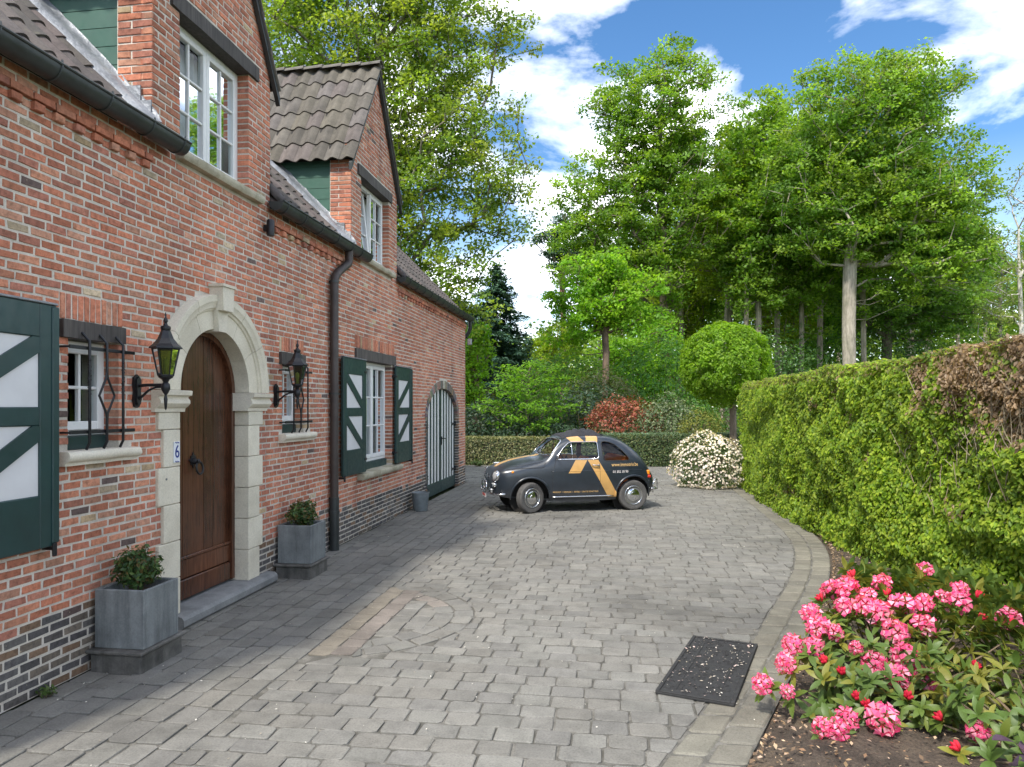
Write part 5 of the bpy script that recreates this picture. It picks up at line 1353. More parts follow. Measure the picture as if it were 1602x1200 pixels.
def mat_car():
    m, N, L, b = new_mat('matte_slate_paint')
    tc = N.new('ShaderNodeTexCoord').outputs['Object']; sp = N.new('ShaderNodeSeparateXYZ'); L.new(tc, sp.inputs[0])
    def math_(op, a, c):
        k = N.new('ShaderNodeMath'); k.operation = op
        for i, s in enumerate((a, c)):
            if isinstance(s, (int, float)): k.inputs[i].default_value = s
            else: L.new(s, k.inputs[i])
        return k.outputs[0]
    u = math_('ADD', sp.outputs[0], .60); z = sp.outputs[2]; v = math_('SUBTRACT', .57, sp.outputs[1])
    def band(u0, z0, slope, w, za, zb):
        # printed stripe: u between u0 + slope*(z-z0) and that plus w, for za<z<zb
        e = math_('SUBTRACT', u, math_('MULTIPLY_ADD', z, slope)) if False else math_('SUBTRACT', math_('SUBTRACT', u, u0), math_('MULTIPLY', math_('SUBTRACT', z, z0), slope))
        a = math_('MULTIPLY', math_('GREATER_THAN', e, 0.0), math_('LESS_THAN', e, w))
        return math_('MULTIPLY', a, math_('MULTIPLY', math_('GREATER_THAN', z, za), math_('LESS_THAN', z, zb)))
    s1 = band(1.385, .88, .61, .21, .664, .905); s2 = band(1.607, .88, -.575, .19, .24, .905)
    s3 = band(1.33, 1.2, -.80, .235, 1.19, 1.33); s4 = band(1.60, 1.2, .35, .21, 1.18, 1.33)
    hood = math_('MULTIPLY', math_('MULTIPLY', math_('LESS_THAN', u, .88), math_('GREATER_THAN', u, .09)), math_('MULTIPLY', math_('GREATER_THAN', v, -.05), math_('LESS_THAN', v, .13)))
    hood = math_('MULTIPLY', hood, math_('GREATER_THAN', z, .70))
    f = math_('MAXIMUM', math_('MAXIMUM', s1, s2), math_('MAXIMUM', math_('MAXIMUM', s3, s4), hood))
    n = nnoise(N, L, 5, 5, .6, tc); n2 = nnoise(N, L, 160, 2, .5, tc)
    base = nmix(N, L, 1.0, (.015, .021, .029), nramp(N, L, n.outputs[0], [(.3, .8), (.7, 1.3)]).outputs[0], 'MULTIPLY')
    dust = nramp(N, L, z, [(.20, .4), (.45, 0)]); base = nmix(N, L, nmix(N, L, 1.0, dust.outputs[0], n.outputs[0], 'MULTIPLY'), base, (.12, .11, .10))
    gold = nmix(N, L, 1.0, (.50, .29, .095), nramp(N, L, n.outputs[0], [(.3, .85), (.7, 1.15)]).outputs[0], 'MULTIPLY')
    L.new(nmix(N, L, f, base, gold), b.inputs['Base Color']); b.inputs['Roughness'].default_value = .31; b.inputs['Specular IOR Level'].default_value = .6
    b.inputs['Coat Weight'].default_value = .3; b.inputs['Coat Roughness'].default_value = .25
    return m
M['carpaint'] = mat_car(); M['gold2'] = simple('gold_letters', (.62, .40, .16), .4, 0, 10, .05, 0); M['blue2'] = simple('dark_blue_plate', (.015, .03, .06), .35, 0, 10, .1, 0)
car()
# ---------------------------------------------------------------- trees
STY = {  # clusters per m2 of crown, leaves per cluster, leaf size, cluster spread, palette, bark, trunk radius
 'beech': (9.0, 62, .15, .62, [(.18, .275, .04), (.235, .32, .045), (.135, .225, .038), (.26, .32, .05)], (.16, .14, .11), .30),
 'oak': (9.0, 60, .18, .58, [(0.190, 0.314, 0.034), (0.149, 0.269, 0.032), (0.241, 0.364, 0.036), (0.115, 0.224, 0.029)], (.20, .16, .12), .34),
 'maple': (13.0, 62, .16, .52, [(0.196, 0.370, 0.026), (0.155, 0.325, 0.026), (0.247, 0.414, 0.032)], (.17, .11, .08), .15),
 'lime': (10., 58, .18, .60, [(0.287, 0.381, 0.032), (0.230, 0.336, 0.032), (0.333, 0.414, 0.037)], (.30, .25, .19), .24),
 'horn': (12.5, 64, .165, .60, [(0.161, 0.291, 0.042), (0.127, 0.246, 0.038), (0.213, 0.342, 0.042), (0.247, 0.358, 0.047)], (.34, .30, .24), .31),
 'shade': (8.0, 56, .19, .62, [(0.127, 0.246, 0.044), (0.098, 0.202, 0.038), (0.161, 0.280, 0.044)], (.15, .13, .10), .28),
 'birch': (3.4, 44, .11, .60, [(0.196, 0.246, 0.074), (0.161, 0.224, 0.063), (0.230, 0.269, 0.079)], (.50, .48, .43), .12),
 'ash': (5.0, 50, .15, .55, [(0.196, 0.280, 0.058), (0.155, 0.246, 0.053), (0.230, 0.302, 0.058)], (.22, .20, .16), .16),
 'pine': (7.0, 70, .22, .60, [(0.069, 0.134, 0.068), (0.057, 0.118, 0.063)], (.16, .09, .06), .22),
 'wood': (6.5, 52, .21, .62, [(0.172, 0.297, 0.038), (0.138, 0.258, 0.036), (0.218, 0.336, 0.038)], (.30, .26, .20), .15)}
def grow(base, blobs, sty, seed, trunk_top=None, lean=(0, 0)):
    """skeleton: trunk nodes, then crown points joined to the nearest cheap parent; returns leaf and branch meshes in local coordinates"""
    r = np.random.default_rng(seed); dens, nl, ls, spread, pal, bark, tr = STY[sty]
    area = sum(b[3]*b[4] for b in blobs)*math.pi; n = int(max(60, min(1900, area*dens*.62)))
    w = np.array([b[3]*b[4]**.9*min(b[3], 3) for b in blobs]); w /= w.sum()
    pts = []
    tries = 0
    while len(pts) < n and tries < n*12:
        tries += 1
        b = blobs[r.choice(len(blobs), p=w)]; d = r.normal(size=3); d /= np.linalg.norm(d); q = r.random()**.42
        p = np.array([b[0], b[1], b[2]])+d*q*np.array([b[3], b[3]*.85, b[4]])
        if p[2] < 1.2: continue
        if pts and np.min(np.sum((np.array(pts[-260:])-p)**2, 1)) < (spread*.42)**2: continue
        pts.append(p)
    pts = np.array(pts); n = len(pts)
    zt = trunk_top or max(b[2] for b in blobs)*.86
    tn = [np.array([0., 0., 0.])]; ph = r.random()*6
    k = max(6, int(zt/.8)); cx = float(np.average(pts[:, 0])); cy = float(np.average(pts[:, 1]))
    for i in range(1, k+1):
        f = i/k; tn.append(np.array([cx*.55*max(0, f-.35)**1.3+.16*math.sin(f*5+ph)*f, cy*.5*f*f+.16*math.cos(f*4+ph)*f, zt*f]))
    nodes = list(tn); par = [-1]+list(range(len(tn)-1)); plen = [z[2]*.55 for z in tn]
    cost = np.full(n, 1e9); best = np.zeros(n, int)
    def upd(ni):
        p = nodes[ni]; d = np.linalg.norm(pts-p, axis=1)
        c = d+.40*plen[ni]+np.where(pts[:, 2] < p[2]-.6*d*.5, d*.8, 0)
        m = c < cost; cost[m] = c[m]; best[m] = ni
    for i in range(2, len(tn)): upd(i)
    alive = np.ones(n, bool); idx = np.full(n, -1)
    for _ in range(n):
        j = int(np.argmin(np.where(alive, cost, 1e12))); alive[j] = False; pi = int(best[j]); p0 = nodes[pi]; p1 = pts[j]
        L = np.linalg.norm(p1-p0)
        if L > 1.3:   # bend long limbs upward a little
            mid = (p0+p1)/2+np.array([0, 0, -.08*L])+r.normal(size=3)*.07*L
            nodes.append(mid); par.append(pi); plen.append(plen[pi]+L/2); pi = len(nodes)-1
        nodes.append(p1); par.append(pi); plen.append(plen[pi]+L*.6); idx[j] = len(nodes)-1; upd(idx[j]) if (_ % 2 == 0 or n < 500) else None
    N = np.array(nodes); K = len(N); rad = np.zeros(K); acc = np.zeros(K)
    for i in range(K-1, 0, -1):
        rad[i] = max(.011, acc[i]**(1/2.25)); acc[par[i]] += rad[i]**2.25
    rad[0] = acc[0]**(1/2.25); sc = tr/rad[0]; rad = np.maximum(rad*sc, .012); rad[0] *= 1.25
    rad[:len(tn)] = np.maximum(rad[:len(tn)], tr*(1-.8*np.linspace(0, 1, len(tn))))
    # tubes, one five-sided piece for each link
    V = []; F = []; o = 0
    for i in range(1, K):
        p, q = N[par[i]], N[i]; d = q-p; d = d/max(np.linalg.norm(d), 1e-6); a = np.cross(d, [0.31, .52, .79]); a /= np.linalg.norm(a); c = np.cross(d, a)
        m = 8 if i < len(tn) else (5 if rad[i] > .03 else 3)
        r0 = rad[par[i]] if (i < len(tn)) else min(rad[par[i]], rad[i]*1.35); th = np.arange(m)*2*math.pi/m
        cs = np.outer(np.cos(th), a)+np.outer(np.sin(th), c)
        V.append(p+cs*r0); V.append(q+cs*rad[i])
        for k2 in range(m): F.append((o+k2, o+(k2+1) % m, o+m+(k2+1) % m, o+m+k2))
        o += 2*m
    F = np.array(F); g = .8+.4*r.random((len(F), 1)); bm_ = np_mesh('trunk', np.concatenate(V), F, np.array(bark)*g, M['bark'], True)
    # leaves
    per = np.maximum(6, (nl*(.6+.8*r.random(n))).astype(int)); ci = np.repeat(np.arange(n), per); m = len(ci)
    P = pts[ci]+unit(r.normal(size=(m, 3)))*(r.random((m, 1))**.45)*np.array([spread, spread, spread*.5])*(.7+.6*r.random(n))[ci][:, None]
    nn = unit(r.normal(size=(m, 3))*.75+np.array([0, 0, .45])+np.array(SUN)*.55)
    V2, F2 = leaf_arrays(P, nn, ls*(.65+.7*r.random(m)), .62, .2)
    pal = np.array(pal); ct = pal[r.integers(0, len(pal), n)]*(.8+.4*r.random((n, 1))); c = ct[ci]*(.75+.5*r.random((m, 1)))
    lm = np_mesh('crown', V2, F2, np.repeat(c, 2, 0), M['needle'] if sty == 'pine' else M['leaf'])
    return bm_, lm
def tree(name, label, sty, x, y, blobs, seed, group=None, **k):
    t = empty(name, (x, y, -.05)); tag(t, label, 'tree', group); a, b = grow((x, y), blobs, sty, seed, **k)
    link('trunk', a, t); link('crown', b, t); return t
TREES = [
('beech_tree', 'tall spring-green beech tree rising behind the brick house', 'beech', -5.08, 26.02, [(-1.42, -0.2, 14.37, 4.54, 5.02), (2.12, 0.31, 11.26, 3.35, 4.06), (2.12, 0.31, 16.04, 2.87, 3.58), (-3.08, -0.45, 16.52, 2.87, 3.58), (0.94, 0.14, 7.2, 2.87, 2.63), (4.02, 0.59, 9.83, 1.79, 2.63), (-0.95, -0.14, 9.35, 3.82, 3.11), (4.73, 0.69, 15.56, 1.08, 0.96), (2.36, 0.35, 5.77, 1.91, 1.43), (0.0, 0.0, 18.43, 3.58, 2.63)]),
('oak_tree', 'tall open-crowned oak with sky showing through, standing behind the round topiary', 'oak', 6.13, 38.78, [(-2.93, -0.43, 12.43, 3.19, 3.7), (0.07, 0.01, 17.47, 3.19, 3.19), (0.73, 0.1, 13.1, 3.19, 4.04), (-4.59, -0.67, 9.74, 1.85, 2.02), (-1.43, -0.21, 8.73, 3.03, 2.35), (-1.1, -0.16, 15.12, 2.35, 2.69), (0.57, 0.08, 20.16, 1.35, 1.01), (-2.76, -0.41, 17.81, 1.68, 2.02)]),
('maple_tree', 'bright green maple on a slim brown trunk at the wood edge', 'maple', 3.0, 31.25, [(-0.54, -0.08, 6.77, 1.92, 1.65), (-1.22, -0.18, 5.39, 1.51, 1.23), (1.09, 0.15, 6.08, 1.65, 1.65), (0.14, 0.02, 7.73, 1.23, 0.96)]),
('lime_tree', 'yellow-green tree on a straight pale trunk just right of the oak', 'lime', 9.59, 41.3, [(-0.1, -0.01, 12.63, 2.12, 3.54), (0.78, 0.12, 9.45, 2.12, 2.12), (2.0, 0.3, 13.34, 1.59, 3.36), (-0.8, -0.11, 9.8, 1.77, 1.77), (0.42, 0.07, 16.17, 1.24, 1.42)]),
('hornbeam_tree', 'broad dome-crowned tree on twin pale trunks behind the right hedge', 'horn', 14.35, 35.93, [(0.36, 0.06, 15.52, 3.91, 2.71), (2.74, 0.4, 12.21, 3.76, 3.31), (-1.28, -0.18, 12.81, 2.71, 3.01), (3.63, 0.53, 8.9, 2.86, 2.41), (1.25, 0.19, 11.01, 3.31, 2.71), (4.52, 0.67, 11.01, 2.11, 2.41), (-0.84, -0.12, 9.8, 2.11, 1.5), (2.14, 0.32, 16.72, 3.01, 1.81)]),
('shade_tree', 'darker spreading tree with low boughs behind the right hedge', 'shade', 18.98, 44.7, [(1.29, 0.18, 9.83, 3.72, 3.35), (3.13, 0.45, 7.6, 2.97, 2.23), (-0.18, -0.03, 7.6, 2.6, 2.23), (-2.02, -0.3, 8.71, 2.23, 2.23), (4.23, 0.61, 9.83, 1.86, 2.23)]),
('birch_tree', 'thin white-barked birch at the right edge of the picture', 'birch', 23.46, 39.29, [(-0.22, -0.04, 8.36, 1.75, 3.5), (-0.85, -0.13, 5.81, 1.27, 1.59), (0.88, 0.13, 9.96, 1.59, 4.14), (0.1, 0.01, 12.5, 0.96, 1.91)]),
('young_ash_tree', 'slender grey tree with airy foliage left of the white birch', 'ash', 27.7, 50.01, [(-0.2, -0.03, 8.15, 1.63, 2.44), (-0.4, -0.06, 11.41, 1.22, 2.44)]),
('pine_tree', 'dark pine showing behind the left side of the oak', 'pine', -0.65, 55.98, [(-0.59, -0.09, 14.88, 1.68, 1.49), (0.49, 0.07, 13.5, 1.98, 1.98), (0.25, 0.03, 15.97, 1.09, 1.09)]),
('poplar_tree', 'slim feathery tree between the oak and the dome-crowned tree', 'ash', 14.0, 54.07, [(0.0, 0.0, 19.56, 1.56, 4.14), (0.91, 0.14, 14.96, 1.84, 3.22), (-1.37, -0.2, 21.86, 1.01, 2.76)]),
('woodland_tree', 'pale green woodland tree just behind the left hedge', 'lime', -0.46, 46.91, [(-0.54, -0.08, 4.96, 2.0, 1.87), (0.7, 0.1, 6.21, 1.66, 1.66), (-1.57, -0.23, 3.92, 1.46, 1.46)]),
('woodland_tree', 'soft green woodland tree showing above the red bush', 'maple', 4.67, 37.55, [(-0.48, -0.07, 4.29, 1.8, 1.64), (0.97, 0.15, 4.78, 1.47, 1.96), (0.33, 0.05, 2.98, 1.96, 1.15)]),
('woodland_tree', 'bright sapling by the house corner beside the conifer', 'maple', -2.31, 29.46, [(0.0, 0.0, 3.82, 0.64, 1.33), (-0.19, -0.03, 2.49, 0.58, 0.8), (0.21, 0.03, 4.88, 0.48, 0.66)]),
('woodland_tree', 'fresh green tree filling the gap left of the pale straight trunk', 'lime', 7.6, 47.0, [(0, 0, 9.2, 1.9, 2.6), (.4, .1, 12.6, 1.7, 2.0), (-.6, 0, 6.4, 1.7, 1.8)]),
('woodland_tree', 'fresh green tree filling the gap between the pale trunk and the dome-crowned tree', 'lime', 13.9, 45.5, [(0, 0, 11.0, 2.0, 3.0), (-.5, 0, 7.4, 2.0, 2.0), (.5, .1, 14.2, 1.6, 1.8)]),
('woodland_tree', 'light green tree deep in the wood just left of the twin pale trunks', 'maple', 17.0, 51.0, [(0, 0, 11.0, 2.3, 3.4), (.7, 0, 7.0, 2.3, 2.0), (-.4, .1, 4.4, 1.8, 1.6)]),
]
for i, (n_, l_, s_, x_, y_, b_) in enumerate(TREES): tree(n_, l_, s_, x_, y_, b_, 40+i)
# second pale trunk of the dome-crowned tree stands just behind it; slender trees of the wood are copies of three
protos = []
for s in range(3):
    r = np.random.default_rng(90+s); h = 15+2*s
    bl = [(r.normal()*.5, 0, h*f, 1.5+.7*r.random(), 1.5+.5*r.random()) for f in (.62, .72, .82, .92)]+[(1.4, .3, h*.66, 1.3, 1.2), (-1.4, -.3, h*.78, 1.3, 1.3), (.3, .6, h*.45, .9, .8)]
    protos.append(grow((0, 0), bl, 'wood', 300+s, trunk_top=h*.95))
WOOD = [(7.59, 46.06),(9.2, 49.33),(11.24, 45.59),(13.16, 51.93),(13.2, 47.89),(16.77, 57.51),(16.53, 52.42),(17.19, 50.5),(16.41, 40.28),(22.26, 50.23),(25.61, 55.77),(26.95, 53.94),(17.18, 62.62),(22.25, 65.38),(12.19, 61.89),(3.96, 50.59),(6.22, 56.98),(32.72, 62.87)]
TRUSS = [(4.4, 4.35, 0.19), (4.53, 4.31, 0.17), (4.65, 4.68, 0.32), (4.57, 4.53, 0.26), (4.82, 4.95, 0.45), (4.84, 4.84, 0.39), (4.77, 4.68, 0.31), (4.93, 4.82, 0.37), (5.06, 5.02, 0.47), (5.11, 5.17, 0.56), (5.01, 5.14, 0.55), (5.23, 5.14, 0.53), (5.17, 5.05, 0.48), (5.36, 5.25, 0.59), (5.26, 5.03, 0.45), (5.43, 5.09, 0.48), (5.3, 4.87, 0.37), (5.57, 5.12, 0.49), (5.69, 5.4, 0.66), (5.51, 4.95, 0.39), (5.72, 5.2, 0.52), (5.85, 5.26, 0.55), (5.8, 5.18, 0.49), (6.08, 5.1, 0.42), (5.09, 4.6, 0.25), (5.2, 4.52, 0.21), (5.3, 4.7, 0.28), (5.03, 4.72, 0.31), (5.35, 4.53, 0.2), (4.99, 4.17, 0.1), (4.81, 4.16, 0.1), (4.66, 4.07, 0.08), (4.73, 4.06, 0.08), (5.46, 4.15, 0.08), (5.7, 4.52, 0.18)]
BUDS = [(5.88, 5.05, 0.42), (5.3, 3.98, 0.04), (5.31, 4.2, 0.1), (5.19, 4.36, 0.15), (4.88, 4.49, 0.22), (5.18, 5.27, 0.62), (4.92, 5.06, 0.5), (5.95, 5.24, 0.52), (4.81, 4.57, 0.26), (4.91, 4.31, 0.15), (4.94, 4.26, 0.13), (5.35, 5.15, 0.53), (6.05, 5.04, 0.4), (5.66, 4.65, 0.24)]
WOOD = [(10.19, 39.4), (11.0, 39.6), (12.3, 41.7), (13.35, 40.9), (14.95, 43.1)]+WOOD+[(-9, 52), (-14, 48), (-19, 55), (36, 60), (30, 66), (40, 70), (2, 62), (-3, 66), (10, 66), (27, 62)]
for i, (x, y) in enumerate(WOOD):
    a, b = protos[i % 3]; t = empty('woodland_tree', (x, y, -.05), i*1.7)
    s = (.85+.3*((i*37) % 10)/10)
    if x < 0: s *= .62
    t.scale = (s, s, s); tag(t, ('%s slim trunk from the left between the round topiary and the pale twin trunks' % ('first', 'second', 'third', 'fourth', 'fifth')[i]) if i < 5 else 'slender straight-trunked tree deep in the wood behind the garden', 'tree', 'slim trees at the wood edge behind the topiary' if i < 5 else 'slender trees deep in the wood behind the garden'); link('trunk', a, t); link('crown', b, t)
# spruce beyond the house corner
def spruce(x, y, h, rb, label):
    t = empty('conifer', (x, y, -.05)); tag(t, label, 'tree'); b = MB(); b.tube([(0, 0, 0), (0, 0, h*.5), (0, 0, h)], [.2, .11, .015], 8, tint=(.12, .09, .07)); P = []; D = []
    for k in range(330):
        f = (k+.5)/330; z = .6+(h-.7)*f; L = rb*(1-f)**.7*(.75+.5*nr.random()); a = nr.random()*6.283; n = max(8, int(L*48))
        s = nr.random(n)**.7; d = np.array([math.cos(a), math.sin(a), 0]); q = np.outer(s*L, d); q[:, 2] = z-.28*s*L+.16*(s*L)**1.5*.4; q += nr.normal(size=(n, 3))*np.array([.12, .12, .06])*(.4+s[:, None]); P.append(q); D.append(np.repeat(d[None], n, 0))
        if k % 3 == 0: b.tube([(0, 0, z), (d[0]*L*.9, d[1]*L*.9, z-.2*L)], [.025, .006], 4, tint=(.11, .085, .06))
    P = np.concatenate(P); D = np.concatenate(D); nn = unit(nr.normal(size=P.shape)*.5+np.array([0, 0, 1.])); V, F = leaf_arrays(P, nn, .26*(.6+.8*nr.random(len(P))), .38, .1, .2, D+nr.normal(size=P.shape)*.5)
    b.build('trunk', M['bark'], t); link('crown', np_mesh('crown', V, F, tints(len(P), [(.045, .10, .065), (.035, .08, .055), (.065, .13, .075)], .3), M['needle']), t)
spruce(-3.4, 41.4, 10.2, 3.5, 'dark blue-green conifer rising beyond the far corner of the house')
spruce(-6.5, 45.0, 9.0, 3.2, 'dark conifer half hidden behind the roof, left of the other conifer')
# far wood: one mass
def far_wood():
    n = 110000; x = nr.uniform(-32, 62, n); y = 74+nr.normal(size=n)*4+np.abs(x-10)*.05
    hmax = np.interp(x, [-32, -6, -2.5, 0, 5, 14, 26, 34, 40, 62], [9, 8.5, 7, 7.5, 14.5, 16, 15, 12, 11, 12])+np.array([2.2*mnoise.noise((a*.33, b*.1, 0))+1.0*mnoise.noise((a*1.1, b*.3, 4)) for a, b in zip(x, y)])
    z = hmax*nr.random(n)**1.0; P = np.stack([x, y, z], 1); V, F = leaf_arrays(P, unit(nr.normal(size=(n, 3))+np.array([0, -.3, .6])), .42*(.6+.8*nr.random(n)), .65)
    o = link('distant_wood', np_mesh('distant_wood', V, F, tints(n, [(.20, .32, .06), (.16, .27, .055), (.24, .36, .06), (.28, .36, .065)], .3), M['leaf'])); tag(o, 'hazy green mass of the far wood behind all the garden trees', 'wood', kind='stuff')
far_wood()
# ---------------------------------------------------------------- shrubs and hedges
def shrub(name, label, c, r, n, size, pal, mat='leaf', cat='shrub', group=None, shell=.55, lump=.22, top_pal=None, aspect=.5, up=.5, flat=None, freq=2.4):
    t = empty(name, (c[0], c[1], -.04)); tag(t, label, cat, group)
    P, Nn = blob_points(n, (0, 0, c[2]+.04), r, shell, lump, freq, flat, c[0])
    P[:, 2] = np.maximum(P[:, 2], .03+.1*nr.random(n)); Nn = unit(Nn+nr.normal(size=Nn.shape)*.6+np.array([0, 0, up])); V, F = leaf_arrays(P, Nn, size*(.65+.7*nr.random(n)), aspect)
    tn = tints(n, pal, .3)
    if top_pal is not None:
        m = nr.random(n) < np.clip((P[:, 2]-c[2])/r[2]+.55+.5*np.array([mnoise.noise(tuple(p*1.5)) for p in P]), 0, 1); m = np.repeat(m, 2); tn[m] = tints(n, top_pal, .3)[m]
    link('foliage', np_mesh('foliage', V, F, tn, M[mat]), t)
    b = MB()
    for k in range(12):
        a = k*2.4; e = .35+.4*((k*7) % 5)/5; b.tube([(.08*math.cos(a), .08*math.sin(a), 0), (r[0]*e*.6*math.cos(a), r[1]*e*.6*math.sin(a), c[2]*.6), (r[0]*e*math.cos(a), r[1]*e*math.sin(a), c[2]+r[2]*.5)], [.03, .018, .006], 5, tint=(.12, .09, .06))
    b.build('stems', M['bark'], t); return t
DG = [(.030, .062, .034), (.024, .052, .030), (.04, .075, .036), (.05, .085, .04)]
shrub('rhododendron_shrub', 'dark glossy evergreen shrub behind the low hedge, by the house corner', (-.9, 26.4, .95), (1.9, 1.4, 1.15), 5200, .13, DG, 'glossleaf')
shrub('rhododendron_shrub', 'dark glossy evergreen shrub behind the parked car', (2.3, 27.6, 1.1), (2.0, 1.5, 1.55), 6000, .13, DG, 'glossleaf')
shrub('rhododendron_shrub', 'low dark shrub directly behind the windscreen of the car', (.9, 25.0, .7), (1.5, .9, .75), 3200, .11, DG, 'glossleaf')
shrub('olive_shrub', 'dull olive shrub above the dark evergreens, left of the red bush', (2.9, 29.5, 1.8), (1.6, 1.4, 1.5), 4500, .13, [(.075, .095, .04), (.09, .105, .05), (.06, .08, .035)])
shrub('photinia_bush', 'red-leaved bush behind the low hedge', (3.75, 25.3, .95), (1.5, 1.0, 1.22), 6200, .10, [(.10, .12, .04), (.14, .10, .04), (.07, .10, .03)], 'glossleaf', top_pal=[(.27, .06, .042), (.33, .085, .06), (.20, .075, .035), (.30, .13, .06)])
shrub('variegated_shrub', 'grey-green variegated shrub between the red bush and the round topiary', (5.25, 24.6, 1.0), (1.15, 1.0, 1.2), 5200, .095, [(.10, .14, .07), (.07, .11, .05), (.22, .25, .14), (.14, .18, .08)], 'glossleaf')
shrub('golden_conifer', 'golden-green shrub under the round topiary', (6.1, 22.7, .9), (.75, .7, .85), 3600, .085, [(.15, .17, .03), (.11, .14, .03), (.20, .20, .035)], 'needle', aspect=.3)
shrub('understory_shrub', 'light green thicket left of the maple trunk', (1.2, 34.0, 2.2), (2.6, 1.8, 2.4), 6000, .16, [(0.133, 0.275, 0.057), (0.104, 0.228, 0.057), (0.171, 0.314, 0.057)])
shrub('understory_shrub', 'light green thicket right of the maple trunk, above the red bush', (5.6, 34.5, 2.4), (2.6, 1.8, 2.9), 7000, .16, [(0.123, 0.266, 0.057), (0.095, 0.218, 0.057), (0.162, 0.304, 0.057)])
shrub('understory_shrub', 'thicket in the shade of the wood behind the round topiary', (10.5, 39.5, 2.4), (4.4, 2, 3.8), 9500, .18, [(0.104, 0.218, 0.057), (0.085, 0.180, 0.057), (0.142, 0.266, 0.057)])
shrub('understory_shrub', 'deep green thicket at the wood edge behind the right hedge', (18.5, 45.0, 2.6), (6.5, 2.4, 4.4), 13000, .2, [(0.095, 0.199, 0.057), (0.076, 0.162, 0.053), (0.123, 0.237, 0.057)])
shrub('understory_shrub', 'pale thicket at the far right below the birch', (25.5, 46.0, 2.2), (4.2, 2.4, 3.0), 6000, .2, [(0.133, 0.218, 0.076), (0.114, 0.190, 0.067), (0.162, 0.247, 0.085)])
shrub('garden_shrub', 'yellowish shrub between the house corner and the conifers', (-2.6, 30.5, 1.2), (1.6, 1.3, 1.5), 4200, .12, [(.12, .14, .045), (.09, .12, .035), (.15, .16, .06)])
# layered dogwood in front of the dark shrubs
def layered_tree(x, y, label):
    t = empty('dogwood_tree', (x, y, -.04)); tag(t, label, 'tree'); b = MB(); P = []
    b.tube([(0, 0, 0), (.05, 0, .9), (-.05, .05, 1.8), (.1, 0, 3.3)], [.07, .06, .045, .015], 7, tint=(.14, .12, .09))
    b.tube([(.02, 0, .5), (.5, .1, 1.5), (.8, .1, 2.5)], [.05, .035, .015], 6, tint=(.14, .12, .09)); b.tube([(0, 0, .4), (-.7, .1, 1.0), (-1.3, .1, 1.6)], [.045, .03, .012], 6, tint=(.14, .12, .09))
    for k in range(46):
        z = 1.0+2.5*(k/46)**.9; a = k*2.39996+.3*math.sin(k); L = (2.25-1.35*abs(z-1.75)/1.9)*(.6+.4*nr.random()); d = np.array([math.cos(a), math.sin(a)*.8, .18+.1*nr.random()])
        b.tube([(0, 0, z-.45), tuple(d*L*.5+np.array([0, 0, z-.3])), tuple(d*L+np.array([0, 0, z-.3]))], [.018, .012, .004], 4, tint=(.13, .11, .08))
        n = int(150*L/2); s = .3+.75*nr.random(n)**.8; q = np.outer(s*L, d)+np.array([0, 0, z-.28])+nr.normal(size=(n, 3))*np.array([.20, .20, .045]); P.append(q)
    P = np.concatenate(P); n = len(P); nn = unit(nr.normal(size=P.shape)*.35+np.array([0, -.15, 1.])); V, F = leaf_arrays(P, nn, .115*(.6+.8*nr.random(n)), .6, .15, .15)
    b.build('trunk', M['bark'], t); link('crown', np_mesh('crown', V, F, tints(n, [(.13, .27, .024), (.10, .235, .022), (.165, .30, .028)], .3), M['leaf']), t)
layered_tree(.45, 25.2, 'bright green dogwood with tiered branches behind the low hedge')
# round topiary on a trunk
def topiary(x, y, zc, r, label):
    t = empty('topiary_tree', (x, y, -.04)); tag(t, label, 'tree'); n = 32000
    P, Nn = blob_points(n, (0, 0, zc+.04), (r, r, r*.96), .80, .05, 4.0, None, 2); P[:, 2] = np.where(P[:, 2] < zc-r*.55, P[:, 2]+.25*nr.random(n), P[:, 2])
    k = np.array([mnoise.noise(tuple(p*3.1)) for p in P]); P -= Nn*np.clip(-k-.15, 0, .3)[:, None]*.9
    Nn = unit(Nn+nr.normal(size=Nn.shape)*.55+np.array([0, 0, .35])); V, F = leaf_arrays(P, Nn, .075*(.65+.7*nr.random(n)), .55); tn = tints(n, [(.175, .31, .016), (.135, .26, .014), (.215, .345, .02)], .3)
    link('crown', np_mesh('crown', V, F, tn, M['leaf']), t)
    b = MB(); b.tube([(.2, 0, 0), (.19, 0, zc-r*.5), (.05, 0, zc)], [.10, .085, .05], 9, tint=(.17, .13, .09))
    for q in range(10):
        a = q*.63; b.tube([(.19, 0, zc-r*.7), (r*.5*math.cos(a), r*.5*math.sin(a), zc-.2), (r*.8*math.cos(a), r*.8*math.sin(a), zc+.2)], [.035, .02, .008], 5, tint=(.14, .10, .07))
    b.build('trunk', M['bark'], t)
topiary(6.38, 19.6, 2.88, 1.2, 'clipped round bright green topiary on a bare trunk')
